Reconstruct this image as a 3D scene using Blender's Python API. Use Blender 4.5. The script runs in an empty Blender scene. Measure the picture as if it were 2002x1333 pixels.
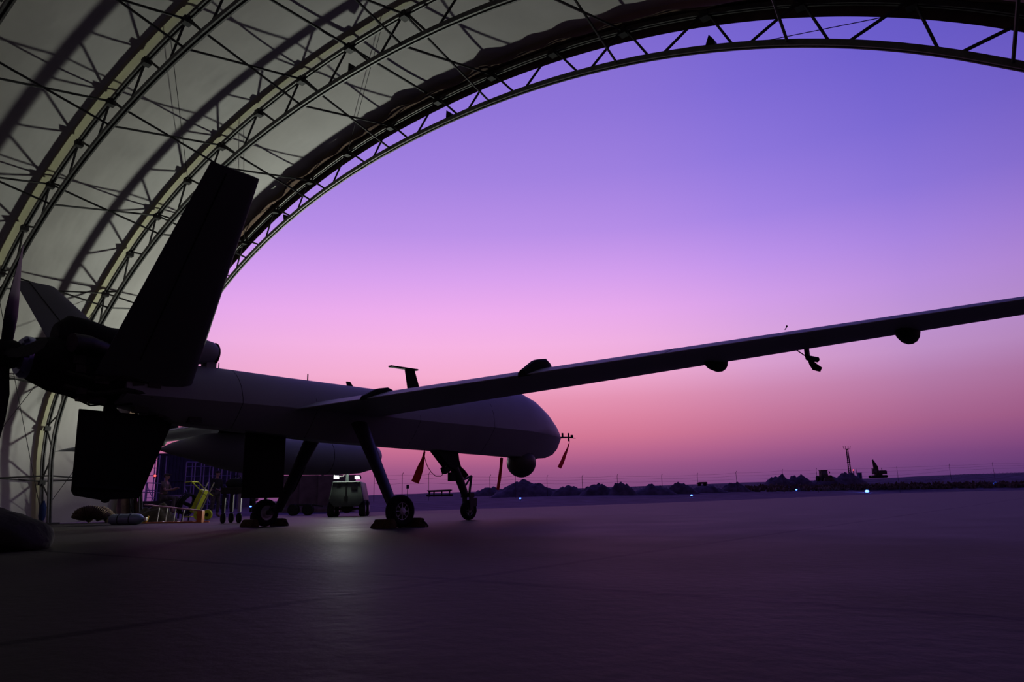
import bpy, bmesh, math, random
from math import sin, cos, pi, radians, sqrt, atan2
from mathutils import Vector, Matrix, noise
random.seed(7)
D = bpy.data
COL = bpy.context.scene.collection
SC = bpy.context.scene
SC.view_settings.view_transform = 'Standard'
SC.view_settings.look = 'None'
SC.view_settings.use_curve_mapping = True          # the photo's contrasty exposure: deep shadows
_cm = SC.view_settings.curve_mapping; _c = _cm.curves[3]
for _x, _y in ((.010, .0062), (.025, .018), (.05, .041), (.10, .092), (.20, .20)): _c.points.new(_x, _y)
_cm.update()

# ------------------------------------------------------------------ camera
CAM = Vector((9.2439, -13.3507, 0.3253))
PSI, PIT, ROL, FPX = 0.671453, 0.224941, 0.0212127, 1370.5
FW = Vector((-sin(PSI)*cos(PIT), cos(PSI)*cos(PIT), sin(PIT)))
RT0 = Vector((cos(PSI), sin(PSI), 0)); UP0 = RT0.cross(FW)
RT = RT0*cos(ROL) - UP0*sin(ROL); UP = UP0*cos(ROL) + RT0*sin(ROL)
cam = D.cameras.new('camera'); co = D.objects.new('camera', cam); COL.objects.link(co)
cam.sensor_width = 36; cam.lens = FPX/2002*36; cam.clip_end = 5000; cam.clip_start = 0.05
m = Matrix((RT, UP, -FW)).transposed().to_4x4(); m.translation = CAM
co.matrix_world = m; SC.camera = co

def at(x, y, z):            # a surveyed point: image bearing and depth -> world
    return CAM + (FW + RT*((x-1001)/FPX) + UP*((666.5-y)/FPX))*z
def smooth(x, a, b):
    t = min(1, max(0, (x-a)/(b-a))); return t*t*(3-2*t)
def terrain(x, y):
    base = 0.4*smooth(y, 20, 150)
    dx = -14.6 - x
    h = smooth(dx, 2, 42)*(0.62 + .75*smooth(y, 55, 115) + 2.6*smooth(y, 120, 200))
    h2 = 4.3*smooth(y, 150, 205)*(1-smooth(dx, 2, 42))
    n = noise.noise(Vector((x*.11, y*.11, 0)))*.16*smooth(dx+max(0, y-140), 2, 20)
    return base + h + h2 + n - .04*smooth(dx, -.2, .2)
def hit(x, y, zmin=14, zmax=330):
    z = zmin
    while z < zmax:
        p = at(x, y, z)
        if p.z <= (terrain(p.x, p.y) if (p.x < -14.5 or p.y > 20) else 0): return p, z
        z += .25
    return at(x, y, 150), 150
def onfloor(x, y):
    d = at(x, y, 1)-CAM; t = -CAM.z/d.z; return CAM+d*t, t

# ------------------------------------------------------------------ materials
MATS = {}
def mat(name, col, rough=.6, metal=0, var=.15, scale=6, bump=0, emit=None, estr=0, trans=0, spec=.5, detail=4, stretch=None):
    if name in MATS: return MATS[name]
    ma = D.materials.new(name); ma.use_nodes = True; nt = ma.node_tree; N = nt.nodes; L = nt.links
    b = N['Principled BSDF']
    tc = N.new('ShaderNodeTexCoord'); mp = N.new('ShaderNodeMapping'); L.new(tc.outputs['Object'], mp.inputs[0])
    if stretch: mp.inputs['Scale'].default_value = stretch
    nz = N.new('ShaderNodeTexNoise'); nz.inputs['Scale'].default_value = scale; nz.inputs['Detail'].default_value = detail
    L.new(mp.outputs[0], nz.inputs['Vector'])
    rp = N.new('ShaderNodeValToRGB')
    rp.color_ramp.elements[0].position = .3; rp.color_ramp.elements[1].position = .7
    rp.color_ramp.elements[0].color = [c*(1-var) for c in col]+[1]
    rp.color_ramp.elements[1].color = [min(1, c*(1+var)) for c in col]+[1]
    L.new(nz.outputs['Fac'], rp.inputs['Fac']); L.new(rp.outputs['Color'], b.inputs['Base Color'])
    b.inputs['Roughness'].default_value = rough; b.inputs['Metallic'].default_value = metal
    b.inputs['Specular IOR Level'].default_value = spec
    if bump:
        bp = N.new('ShaderNodeBump'); bp.inputs['Strength'].default_value = bump; bp.inputs['Distance'].default_value = .03
        L.new(nz.outputs['Fac'], bp.inputs['Height']); L.new(bp.outputs[0], b.inputs['Normal'])
    if emit:
        b.inputs['Emission Color'].default_value = list(emit)+[1]; b.inputs['Emission Strength'].default_value = estr
    MATS[name] = ma; return ma

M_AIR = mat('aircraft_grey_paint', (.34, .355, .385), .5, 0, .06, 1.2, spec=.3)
M_FIN = mat('tail_fin_shaded_grey', (.13, .135, .15), .55, 0, .06, 1.2, spec=.25)  # darker than the fuselage grey: the near fin's shade put into both fins
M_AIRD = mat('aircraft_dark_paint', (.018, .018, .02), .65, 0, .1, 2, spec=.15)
M_ENG = mat('engine_metal_dark', (.045, .04, .038), .5, .6, .3, 14)
M_BLACK = mat('black_composite', (.014, .014, .017), .6, 0, .1, 4, spec=.2)
M_TYRE = mat('tyre_rubber', (.018, .018, .018), .85, 0, .2, 20, spec=.2)
M_RIM = mat('wheel_rim_paint', (.68, .68, .72), .5, .1, .08, 10)
M_STRUT = mat('gear_strut_paint', (.05, .05, .058), .4, .2, .1, 8)
M_GLASS = mat('turret_dark_shell', (.085, .075, .07), .4, 0, .1, 5)
M_RED = mat('red_ribbon_fabric', (.92, .03, .05), .8, 0, .12, 12)
M_DKTAG = mat('dark_ribbon_fabric', (.05, .012, .014), .85, 0, .2, 12)
M_ALU = mat('truss_aluminium', (.17, .17, .16), .55, .5, .2, 7)
M_ALUD = mat('truss_brace_steel', (.07, .07, .066), .6, .3, .15, 7)
M_CABLE = mat('brace_cable_steel', (.05, .05, .05), .5, .3, .1, 9)
M_VAL = mat('brown_canvas_flap', (.17, .115, .085), .9, 0, .35, 3, .4)
M_CHOCK = mat('chock_yellow_worn', (.085, .055, .014), .8, 0, .35, 18)
M_ROPE = mat('rope_brown', (.06, .045, .03), .9, 0, .2, 30)
M_TOWER = mat('light_cart_green', (.085, .105, .097), .6, 0, .12, 5)
M_LAMP = mat('lamp_glass_lit', (.9, .9, .9), .3, 0, 0, 1, emit=(.86, .97, 1.0), estr=14)
M_TAN = mat('barrier_tan_concrete', (.16, .135, .10), .95, 0, .25, 2.2, .3)
M_CONT = mat('container_navy', (.05, .05, .10), .75, 0, .2, 3)
M_SCAF = mat('galvanised_tinted_purple', (.30, .29, .46), .5, .3, .15, 6)  # purple cast of the dusk light put into the steel's colour
M_STAND = mat('stand_pale_paint', (.42, .38, .45), .6, 0, .12, 5)
M_DARKWOOD = mat('dark_platform', (.05, .045, .04), .8, 0, .3, 6)
M_LIME = mat('handtruck_lime', (.62, .72, .05), .45, 0, .12, 6)
M_CHROME = mat('bare_steel_tube', (.6, .6, .55), .35, .7, .1, 8)
M_ORANGE = mat('ladder_orange_rail', (.62, .19, .05), .6, 0, .15, 9)
M_PINKALU = mat('ladder_upper_rail', (.5, .3, .3), .5, 0, .15, 9)
M_YEL = mat('ladder_yellow_foot', (.65, .45, .04), .6, 0, .15, 9)
M_DUCT = mat('duct_tan_fabric', (.12, .085, .05), .9, 0, .25, 9, .3)
M_CYL = mat('cylinder_grey_blue', (.25, .32, .38), .35, .2, .15, 6)
M_TARP = mat('dark_tarpaulin', (.030, .026, .024), .85, 0, .35, 7, .4)
M_OLIVE = mat('olive_canvas', (.09, .08, .045), .95, 0, .4, 9, .4)
M_BLUE = mat('blue_nylon', (.02, .045, .16), .7, 0, .25, 8)
M_BLKCL = mat('black_nylon', (.018, .018, .022), .8, 0, .25, 8)
M_SKIN = mat('skin', (.42, .26, .19), .55, 0, .08, 10)
M_HAIR = mat('short_dark_hair', (.03, .02, .015), .8, 0, .3, 30)
M_SHIRT = mat('tan_tee_shirt', (.17, .14, .10), .9, 0, .2, 8)
M_SHIRTD = mat('dark_green_shirt', (.035, .04, .03), .9, 0, .2, 8)
M_TROU = mat('camouflage_trousers', (.11, .10, .075), .9, 0, .55, 11)
M_BOOT = mat('tan_boot_leather', (.22, .16, .09), .7, 0, .2, 12)
M_DIRT = mat('desert_dirt', (.12, .10, .135), .95, 0, .35, .5, .4, spec=.1, detail=8)
M_MOUND = mat('spoil_heap_dirt', (.115, .10, .13), .95, 0, .35, .9, .5, spec=.1, detail=8)
M_SCRUB = mat('dry_scrub_leaves', (.17, .14, .12), .95, 0, .4, 3, spec=.1)
M_FENCE = mat('fence_post_steel', (.06, .05, .06), .7, .3, .1, 5)
M_MACH = mat('machine_dark_yellow', (.07, .055, .035), .7, 0, .3, 2)
M_MACHG = mat('machine_cab_glass', (.10, .09, .11), .2, 0, .1, 2)
M_SHED = mat('shed_blue_grey', (.10, .13, .24), .8, 0, .1, 2)
M_BLUEL = mat('taxi_lamp_blue', (.1, .2, .9), .3, 0, 0, 1, emit=(.05, .13, 1.0), estr=9)
M_WHITEL = mat('distant_lamp_white', (.9, .9, .9), .3, 0, 0, 1, emit=(.8, .9, 1.0), estr=9)
M_REDL = mat('warning_lamp_red', (.9, .05, .05), .3, 0, 0, 1, emit=(1, .05, .04), estr=5)
M_CAR = mat('car_dark_paint', (.02, .02, .03), .3, .2, .1, 3)

# ------------------------------------------------------------------ mesh helpers
class MB:
    def __init__(s): s.bm = bmesh.new()
    def box(s, c, size, rot=None, taper=None):
        c = Vector(c); R = rot if rot is not None else Matrix.Identity(3); vs = []
        for dz in (-.5, .5):
            k = taper if (taper and dz > 0) else 1
            for dx, dy in ((-.5, -.5), (.5, -.5), (.5, .5), (-.5, .5)):
                vs.append(s.bm.verts.new(c + R @ Vector((dx*size[0]*k, dy*size[1]*k, dz*size[2]))))
        for f in ((3, 2, 1, 0), (4, 5, 6, 7), (0, 1, 5, 4), (1, 2, 6, 5), (2, 3, 7, 6), (3, 0, 4, 7)):
            s.bm.faces.new([vs[i] for i in f])
        return s
    def loft(s, loops, closed=True, cap=True):
        rings = [[s.bm.verts.new(p) for p in lp] for lp in loops]; n = len(rings[0])
        for a, b in zip(rings, rings[1:]):
            for i in range(n if closed else n-1):
                j = (i+1) % n
                s.bm.faces.new((a[i], a[j], b[j], b[i]))
        if cap and closed:
            s.bm.faces.new(list(reversed(rings[0]))); s.bm.faces.new(rings[-1])
        return s
    def tube(s, pts, r, seg=8, cap=True):
        pts = [Vector(p) for p in pts]; rs = r if isinstance(r, (list, tuple)) else [r]*len(pts)
        loops = []; prev = None
        for i, p in enumerate(pts):
            t = (pts[min(i+1, len(pts)-1)]-pts[max(i-1, 0)]).normalized()
            if prev is None:
                up = Vector((0, 0, 1)) if abs(t.z) < .9 else Vector((1, 0, 0)); x = t.cross(up).normalized()
            else: x = (prev - t*prev.dot(t)).normalized()
            prev = x; y = t.cross(x)
            loops.append([p+(x*cos(a)+y*sin(a))*rs[i] for a in [2*pi*k/seg for k in range(seg)]])
        return s.loft(loops, cap=cap)
    def lathe(s, prof, origin, axis, seg=24):
        a = Vector(axis).normalized(); up = Vector((0, 0, 1)) if abs(a.z) < .9 else Vector((1, 0, 0))
        x = a.cross(up).normalized(); y = a.cross(x); o = Vector(origin)
        return s.loft([[o+a*h+(x*cos(t)+y*sin(t))*max(r, .0008) for t in [2*pi*k/seg for k in range(seg)]] for h, r in prof])
    def ball(s, c, r, seg=20, rings=12):
        rx, ry, rz = r if isinstance(r, (list, tuple)) else (r, r, r); c = Vector(c); loops = []
        for i in range(rings+1):
            t = -pi/2 + pi*i/rings; cr = max(cos(t), .01)
            loops.append([c+Vector((rx*cr*cos(a), ry*cr*sin(a), rz*sin(t))) for a in [2*pi*k/seg for k in range(seg)]])
        return s.loft(loops)
    def prism(s, poly, n, t):
        n = Vector(n).normalized()*t*.5
        return s.loft([[Vector(p)-n for p in poly], [Vector(p)+n for p in poly]])
    def torus(s, c, axis, R, r, seg=28, sub=8):
        a = Vector(axis).normalized(); up = Vector((0, 0, 1)) if abs(a.z) < .9 else Vector((1, 0, 0))
        x = a.cross(up).normalized(); y = a.cross(x); c = Vector(c); rings = []
        for i in range(seg):
            t = 2*pi*i/seg; d = x*cos(t)+y*sin(t)
            rings.append([s.bm.verts.new(c+d*(R+r*cos(q))+a*r*sin(q)) for q in [2*pi*k/sub for k in range(sub)]])
        for i in range(seg):
            A = rings[i]; B = rings[(i+1) % seg]
            for k in range(sub): s.bm.faces.new((A[k], A[(k+1) % sub], B[(k+1) % sub], B[k]))
        return s
    def build(s, name, material, parent=None, thr=35, bevel=0):
        bm = s.bm
        bmesh.ops.recalc_face_normals(bm, faces=bm.faces[:])
        if bevel:
            es = [e for e in bm.edges if len(e.link_faces) == 2 and e.calc_face_angle(0) > radians(40)]
            bmesh.ops.bevel(bm, geom=es, offset=bevel, segments=2, affect='EDGES', profile=.6)
        for f in bm.faces: f.smooth = True
        for e in bm.edges: e.smooth = e.calc_face_angle(0) < radians(thr) if len(e.link_faces) == 2 else True
        me = D.meshes.new(name); bm.to_mesh(me); bm.free()
        for ma in (material if isinstance(material, (list, tuple)) else [material]): me.materials.append(ma)
        o = D.objects.new(name, me); COL.objects.link(o)
        if parent is not None:
            o.parent = parent
            if parent.type == 'EMPTY': o.matrix_local = parent.matrix_basis.inverted()
        return o
def tag(o, label=None, cat=None, group=None, kind=None):
    for k, v in (('label', label), ('category', cat), ('group', group), ('kind', kind)):
        if v: o[k] = v
    return o
def thing(name, label, cat, loc=(0, 0, 0), rz=0, group=None):
    o = D.objects.new(name, None); COL.objects.link(o); o.empty_display_size = .2
    o.location = loc; o.rotation_euler = (0, 0, rz)
    # parts below are modelled in world space, so their local offset undoes the thing's own placement
    o.matrix_basis = Matrix.Translation(Vector(loc)) @ Matrix.Rotation(rz, 4, 'Z')
    return tag(o, label, cat, group)
def local(root, child):      # a part modelled around the thing's own base instead of in world space
    child.matrix_local = Matrix.Identity(4); return child
def dup(root, loc, rz=None, label=None, group=None):
    r = root.copy(); COL.objects.link(r); r.location = loc
    if rz is not None: r.rotation_euler = (0, 0, rz)
    if label: r['label'] = label
    if group: r['group'] = group
    for ch in list(root.children):
        c = ch.copy(); COL.objects.link(c); c.parent = r
        for g in list(ch.children):
            d = g.copy(); COL.objects.link(d); d.parent = c
    return r
def V(s, y, z): return Vector((y, -s, z))      # aircraft stations: s aft of the nose, y to starboard, z up
ORD = ['first', 'second', 'third', 'fourth', 'fifth', 'sixth', 'seventh', 'eighth', 'ninth', 'tenth', 'eleventh', 'twelfth', 'thirteenth', 'fourteenth', 'fifteenth', 'sixteenth', 'seventeenth', 'eighteenth', 'nineteenth', 'twentieth']

# ------------------------------------------------------------------ sky
w = D.worlds.new('dusk_sky'); SC.world = w; w.use_nodes = True
nt = w.node_tree; N = nt.nodes; L = nt.links; bg = N['Background']
def srgb(r, g, b): return [((c/255)/12.92 if c/255 < .04045 else ((c/255+.055)/1.055)**2.4) for c in (r, g, b)]
tc = N.new('ShaderNodeTexCoord'); sp = N.new('ShaderNodeSeparateXYZ'); L.new(tc.outputs['Generated'], sp.inputs[0])
rp = N.new('ShaderNodeValToRGB'); cr = rp.color_ramp; cr.interpolation = 'B_SPLINE' if False else 'LINEAR'
mul = N.new('ShaderNodeMath'); mul.operation = 'ARCSINE'; L.new(sp.outputs['Z'], mul.inputs[0])
sc = N.new('ShaderNodeMath'); sc.operation = 'MULTIPLY'; sc.inputs[1].default_value = 1/radians(45); L.new(mul.outputs[0], sc.inputs[0]); L.new(sc.outputs[0], rp.inputs['Fac'])
stops = [(0, (120, 74, 118)), (1.3, (134, 82, 126)), (2.6, (160, 92, 134)), (3.8, (190, 106, 142)), (5.0, (212, 120, 148)), (6.5, (224, 134, 162)), (8, (232, 148, 178)), (10, (245, 172, 208)), (12.5, (246, 178, 226)), (15, (238, 172, 236)), (18, (216, 160, 238)), (21.5, (186, 144, 232)), (26, (162, 130, 224)), (31, (144, 118, 216)), (36, (132, 110, 208)), (45, (128, 108, 206))]
while len(cr.elements) < len(stops): cr.elements.new(.5)
for e, (deg, c) in zip(cr.elements, stops): e.position = deg/45
for e, (deg, c) in zip(cr.elements, stops): e.color = srgb(*c)+[1]
# horizontal falloff away from the afterglow
cb = N.new('ShaderNodeCombineXYZ'); L.new(sp.outputs['X'], cb.inputs[0]); L.new(sp.outputs['Y'], cb.inputs[1])
nm = N.new('ShaderNodeVectorMath'); nm.operation = 'NORMALIZE'; L.new(cb.outputs[0], nm.inputs[0])
dt = N.new('ShaderNodeVectorMath'); dt.operation = 'DOT_PRODUCT'; L.new(nm.outputs[0], dt.inputs[0])
ga = PSI+radians(6); dt.inputs[1].default_value = (-sin(ga), cos(ga), 0)
mr = N.new('ShaderNodeValToRGB'); L.new(dt.outputs['Value'], mr.inputs['Fac'])
fall = [(0, (.20, .21, .25)), (.5, (.34, .38, .44)), (.70, (.46, .54, .74)), (.80, (.55, .65, .86)), (.90, (.75, .82, .96)), (.96, (.93, .95, .99)), (1.0, (1, 1, 1))]
while len(mr.color_ramp.elements) < len(fall): mr.color_ramp.elements.new(.5)
for e, (p_, c_) in zip(mr.color_ramp.elements, fall): e.position = p_
for e, (p_, c_) in zip(mr.color_ramp.elements, fall): e.color = list(c_)+[1]
mx = N.new('ShaderNodeMix'); mx.data_type = 'RGBA'; mx.blend_type = 'MULTIPLY'; mx.inputs[0].default_value = 1
L.new(rp.outputs['Color'], mx.inputs[6]); L.new(mr.outputs['Color'], mx.inputs[7]); L.new(mx.outputs[2], bg.inputs['Color'])
bg.inputs['Strength'].default_value = 1.0

# ------------------------------------------------------------------ ground
def concrete():
    ma = D.materials.new('apron_concrete'); ma.use_nodes = True; nt = ma.node_tree; N = nt.nodes; L = nt.links; b = N['Principled BSDF']
    g = N.new('ShaderNodeNewGeometry'); sx = N.new('ShaderNodeSeparateXYZ'); L.new(g.outputs['Position'], sx.inputs[0])
    nz = N.new('ShaderNodeTexNoise'); nz.inputs['Scale'].default_value = .9; nz.inputs['Detail'].default_value = 8; L.new(g.outputs['Position'], nz.inputs['Vector'])
    n2 = N.new('ShaderNodeTexNoise'); n2.inputs['Scale'].default_value = 14; n2.inputs['Detail'].default_value = 6; L.new(g.outputs['Position'], n2.inputs['Vector'])
    ad = N.new('ShaderNodeMath'); ad.operation = 'ADD'; L.new(nz.outputs['Fac'], ad.inputs[0])
    m5 = N.new('ShaderNodeMath'); m5.operation = 'MULTIPLY_ADD'; m5.inputs[1].default_value = .35; m5.inputs[2].default_value = -.17; L.new(n2.outputs['Fac'], m5.inputs[0]); L.new(m5.outputs[0], ad.inputs[1])
    rp = N.new('ShaderNodeValToRGB'); rp.color_ramp.elements[0].position = .3; rp.color_ramp.elements[1].position = .72
    rp.color_ramp.elements[0].color = (.046, .043, .031, 1); rp.color_ramp.elements[1].color = (.085, .079, .058, 1); L.new(ad.outputs[0], rp.inputs['Fac'])
    # saw-cut joints of the slabs
    js = []
    for axis, off in (('X', 7.06), ('Y', -11.0)):
        a = N.new('ShaderNodeMath'); a.operation = 'ADD'; a.inputs[1].default_value = -off; L.new(sx.outputs[axis], a.inputs[0])
        wv = N.new('ShaderNodeMath'); wv.operation = 'MULTIPLY_ADD'; wv.inputs[1].default_value = .03; L.new(nz.outputs['Fac'], wv.inputs[0]); L.new(a.outputs[0], wv.inputs[2])
        pp = N.new('ShaderNodeMath'); pp.operation = 'PINGPONG'; pp.inputs[1].default_value = 7.5; L.new(wv.outputs[0], pp.inputs[0])
        lt = N.new('ShaderNodeMapRange'); lt.inputs['From Min'].default_value = .018; lt.inputs['From Max'].default_value = .05; lt.inputs['To Min'].default_value = .3; lt.inputs['To Max'].default_value = 1; L.new(pp.outputs[0], lt.inputs['Value']); js.append(lt)
    mn = N.new('ShaderNodeMath'); mn.operation = 'MINIMUM'; L.new(js[0].outputs[0], mn.inputs[0]); L.new(js[1].outputs[0], mn.inputs[1])
    mx = N.new('ShaderNodeMix'); mx.data_type = 'RGBA'; mx.blend_type = 'MULTIPLY'; mx.inputs[0].default_value = 1; L.new(rp.outputs['Color'], mx.inputs[6]); L.new(mn.outputs[0], mx.inputs[7])
    L.new(mx.outputs[2], b.inputs['Base Color'])
    rr = N.new('ShaderNodeMapRange'); rr.inputs['To Min'].default_value = .5; rr.inputs['To Max'].default_value = .72; L.new(ad.outputs[0], rr.inputs['Value']); L.new(rr.outputs[0], b.inputs['Roughness'])
    b.inputs['Specular IOR Level'].default_value = .14
    bp = N.new('ShaderNodeBump'); bp.inputs['Strength'].default_value = .25; bp.inputs['Distance'].default_value = .02; L.new(n2.outputs['Fac'], bp.inputs['Height']); L.new(bp.outputs[0], b.inputs['Normal'])
    return ma
mb = MB()
ys = [-24+2*i for i in range(22)]+[20+5*i for i in range(27)]
rows = [[mb.bm.verts.new((x, y, .4*smooth(y, 20, 150))) for x in (-14.6, -8, 0, 8, 16, 26, 40, 60, 90, 130)] for y in ys]
for a, b in zip(rows, rows[1:]):
    for i in range(len(a)-1): mb.bm.faces.new((a[i], a[i+1], b[i+1], b[i]))
tag(mb.build('floor', concrete()), kind='structure')
mb = MB(); xs = [-230+4*i for i in range(40)]+[-71+1.5*i for i in range(38)]+[-14.6]
rowsL = [[mb.bm.verts.new((x, y, terrain(x-.02, y))) for x in xs] for y in [-30+2.5*i for i in range(124)]]
for a, b in zip(rowsL, rowsL[1:]):
    for i in range(len(a)-1): mb.bm.faces.new((a[i], a[i+1], b[i+1], b[i]))
xs = [-14.6+3*i for i in range(60)]
rowsR = [[mb.bm.verts.new((x, y, terrain(x, y)+(0 if y > 150 else -.0))) for x in xs] for y in [150+3*i for i in range(36)]]
for a, b in zip(rowsR, rowsR[1:]):
    for i in range(len(a)-1): mb.bm.faces.new((a[i], a[i+1], b[i+1], b[i]))
tag(mb.build('ground', M_DIRT, thr=80), kind='structure')

# ------------------------------------------------------------------ hangar
U0, HA, HB, HM, TT, W1, SPC = -.16, 12.22, 7.91, 2.085, .59, -4.0, 2.285
def sup(t, A, B):
    c, s = cos(t), sin(t)
    x, z = A*math.copysign(abs(c)**(2/HM), c), B*max(s, 0)**(2/HM)
    T = ((0, .943), (.8, .963), (1.7, .996), (2.5, 1.016), (3.2, 1.02), (4.2, 1.01), (5.2, 1.0), (99, 1.0)); k = 1   # legs tuck in towards their feet
    for (z0, k0), (z1, k1) in zip(T, T[1:]):
        if z0 <= z <= z1: k = k0+(k1-k0)*(z-z0)/(z1-z0)
    return (U0 - x*k, z*k)     # t=0 left foot, pi right foot
class Curve:
    def __init__(s, A, B, n=720):
        s.p = [Vector(sup(pi*i/n, A, B)) for i in range(n+1)]; s.L = [0]
        for a, b in zip(s.p, s.p[1:]): s.L.append(s.L[-1]+(b-a).length)
        s.n = n; k = min(range(n+1), key=lambda i: abs(s.p[i].x-(U0+.13))); s.mid = s.L[k]
    def __call__(s, l):
        l = min(max(l, 0), s.L[-1]); lo, hi = 0, s.n
        while hi-lo > 1:
            m_ = (lo+hi)//2
            if s.L[m_] <= l: lo = m_
            else: hi = m_
        t = (l-s.L[lo])/max(1e-9, s.L[hi]-s.L[lo]); return s.p[lo].lerp(s.p[hi], t)
    def near(s, q):
        k = min(range(s.n+1), key=lambda i: (s.p[i]-q).length_squared); return s.L[k]
CO, CI = Curve(HA+TT, HB+TT), Curve(HA, HB)
PITCH = 1.47
NODES = [k for k in range(-12, 13) if .3 < CO.mid+k*PITCH < CO.L[-1]-.3]
def p3(uv, y): return Vector((uv.x, y, uv.y))
def chord(cv, y, w_=.085, d_=.07, flip=1):
    n = 96; loops = []
    for i in range(n+1):
        l = cv.L[-1]*i/n; q = cv(l); t = (cv(l+.05)-cv(l-.05)).normalized(); nn = Vector((t.y, -t.x))*flip
        P_ = lambda a, b: Vector((q.x+nn.x*b, y+a, q.y+nn.y*b))
        h = w_/2
        loops.append([P_(-h, -d_/2), P_(h, -d_/2), P_(h, d_/2), P_(h*.4, d_/2), P_(h*.4, -d_*.1), P_(-h*.4, -d_*.1), P_(-h*.4, d_/2), P_(-h, d_/2)])
    return loops
ANAMES = ['curved aluminium lattice truss arching across the front opening against the sky', 'curved aluminium lattice truss, first one inside the front opening', 'curved aluminium lattice truss, second one inside the front opening', 'curved lattice truss deepest inside, cutting the top left corner of the roof']
NARCH = 4
for ai in range(NARCH):
    y = W1-SPC*ai
    t = thing('arch_truss', ANAMES[ai], 'truss', (U0, y, 0), 0, 'hangar arch trusses')
    MB().loft(chord(CO, y)).build('outer_chord', M_ALU, t)
    MB().loft(chord(CI, y, .10, .085)).build('inner_chord', M_ALU, t)
    for k in NODES:
        lo = CO.mid+k*PITCH
        for sgn in (-1, 1):
            li = CI.near(CO(lo+sgn*PITCH*.5))-sgn*.10
            if li < .2 or li > CI.L[-1]-.2: continue
            MB().tube([p3(CO(lo+sgn*.05), y), p3(CI(li), y)], .022, 6).build('web_strut', M_ALUD, t)
    for sgn in (0, 1):
        q = p3(CO(0 if not sgn else CO.L[-1]), y); q2 = p3(CI(0 if not sgn else CI.L[-1]), y)
        MB().box((q+q2)/2+Vector((0, 0, .02)), (TT+.35, .35, .04)).build('base_plate', M_ALUD, t)
    for k in NODES:
        q = CO(CO.mid+k*PITCH); MB().box((q.x, y, q.y-.03), (.13, .14, .12)).build('node_clamp', M_ALUD, t)
def seen(*ps):
    for q in ps:
        d = q-CAM; z = d.dot(FW)
        if z > .3 and -150 < 1001+FPX*d.dot(RT)/z < 2150 and -150 < 666.5-FPX*d.dot(UP)/z < 1480: return True
    return False
BAYN = ['front bay', 'middle bay', 'innermost bay']
for bi in range(NARCH-1):
    yf, yb = W1-SPC*bi, W1-SPC*(bi+1)
    cnt = 0
    for k in NODES:
        lo = CO.mid+k*PITCH; qo = CO(lo); qi = CI(CI.near(qo))
        if k == 0:
            tag(MB().tube([p3(qo, yf-.05), p3(qo, yb+.05)], .024, 6).build('roof_purlin', M_ALUD), 'straight steel purlin at the roof crown in the %s' % BAYN[bi], 'purlin')
        elif k % 2:
            if not seen(p3(qi, yf), p3(qi, yb), p3(qo, yf), p3(qo, yb)): continue
            # two crossing rods between neighbouring trusses
            cx = Vector((0, 0, 0)); ln = 'left' if k < 0 else 'right'; pos = (abs(k)-1)//2
            side = ['nearest the crown', 'second from the crown', 'third from the crown', 'fourth from the crown', 'fifth from the crown', 'sixth from the crown'][pos]
            t = thing('cross_brace', 'crossed steel rods, %s, %s roof slope, %s' % (side, ln, BAYN[bi]), 'brace', p3(qi, (yf+yb)/2), 0, 'crossed rods between arch trusses')
            MB().tube([p3(qo, yf), p3(qi, yb)], .021, 6).build('rod', M_ALUD, t)
            MB().tube([p3(qi, yf), p3(qo, yb)], .021, 6).build('rod', M_ALUD, t)
# guy cables crossing near the wall foot
for bi in range(2):
    yf, yb = W1-SPC*bi, W1-SPC*(bi+1)
    lo = CO.mid-9*PITCH; a = CO(.25); b = CO(max(lo, 1)+2.6)
    t = thing('guy_cable', 'thin crossed guy cables low on the left hangar wall, %s' % BAYN[bi], 'cable', p3(a, yf), 0)
    MB().tube([p3(a, yf), p3(b, yb)], .008, 5).build('wire', M_CABLE, t)
    MB().tube([p3(a, yb), p3(b, yf)], .008, 5).build('wire', M_CABLE, t)
for i, (bi, l1, l2) in enumerate([(0, -5, -2.4), (1, -4, -1.4), (0, -2, .6)]):
    yf, yb = W1-SPC*bi, W1-SPC*(bi+1)
    tag(MB().tube([p3(CO(CO.mid+l2*PITCH), yb), p3(CO(CO.mid+l1*PITCH), yf)], .006, 5).build('guy_wire', M_CABLE), ['thin diagonal wire under the left haunch of the front bay', 'thin diagonal wire under the left haunch of the second bay', 'thin diagonal wire under the crown of the front bay'][i], 'wire')
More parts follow.
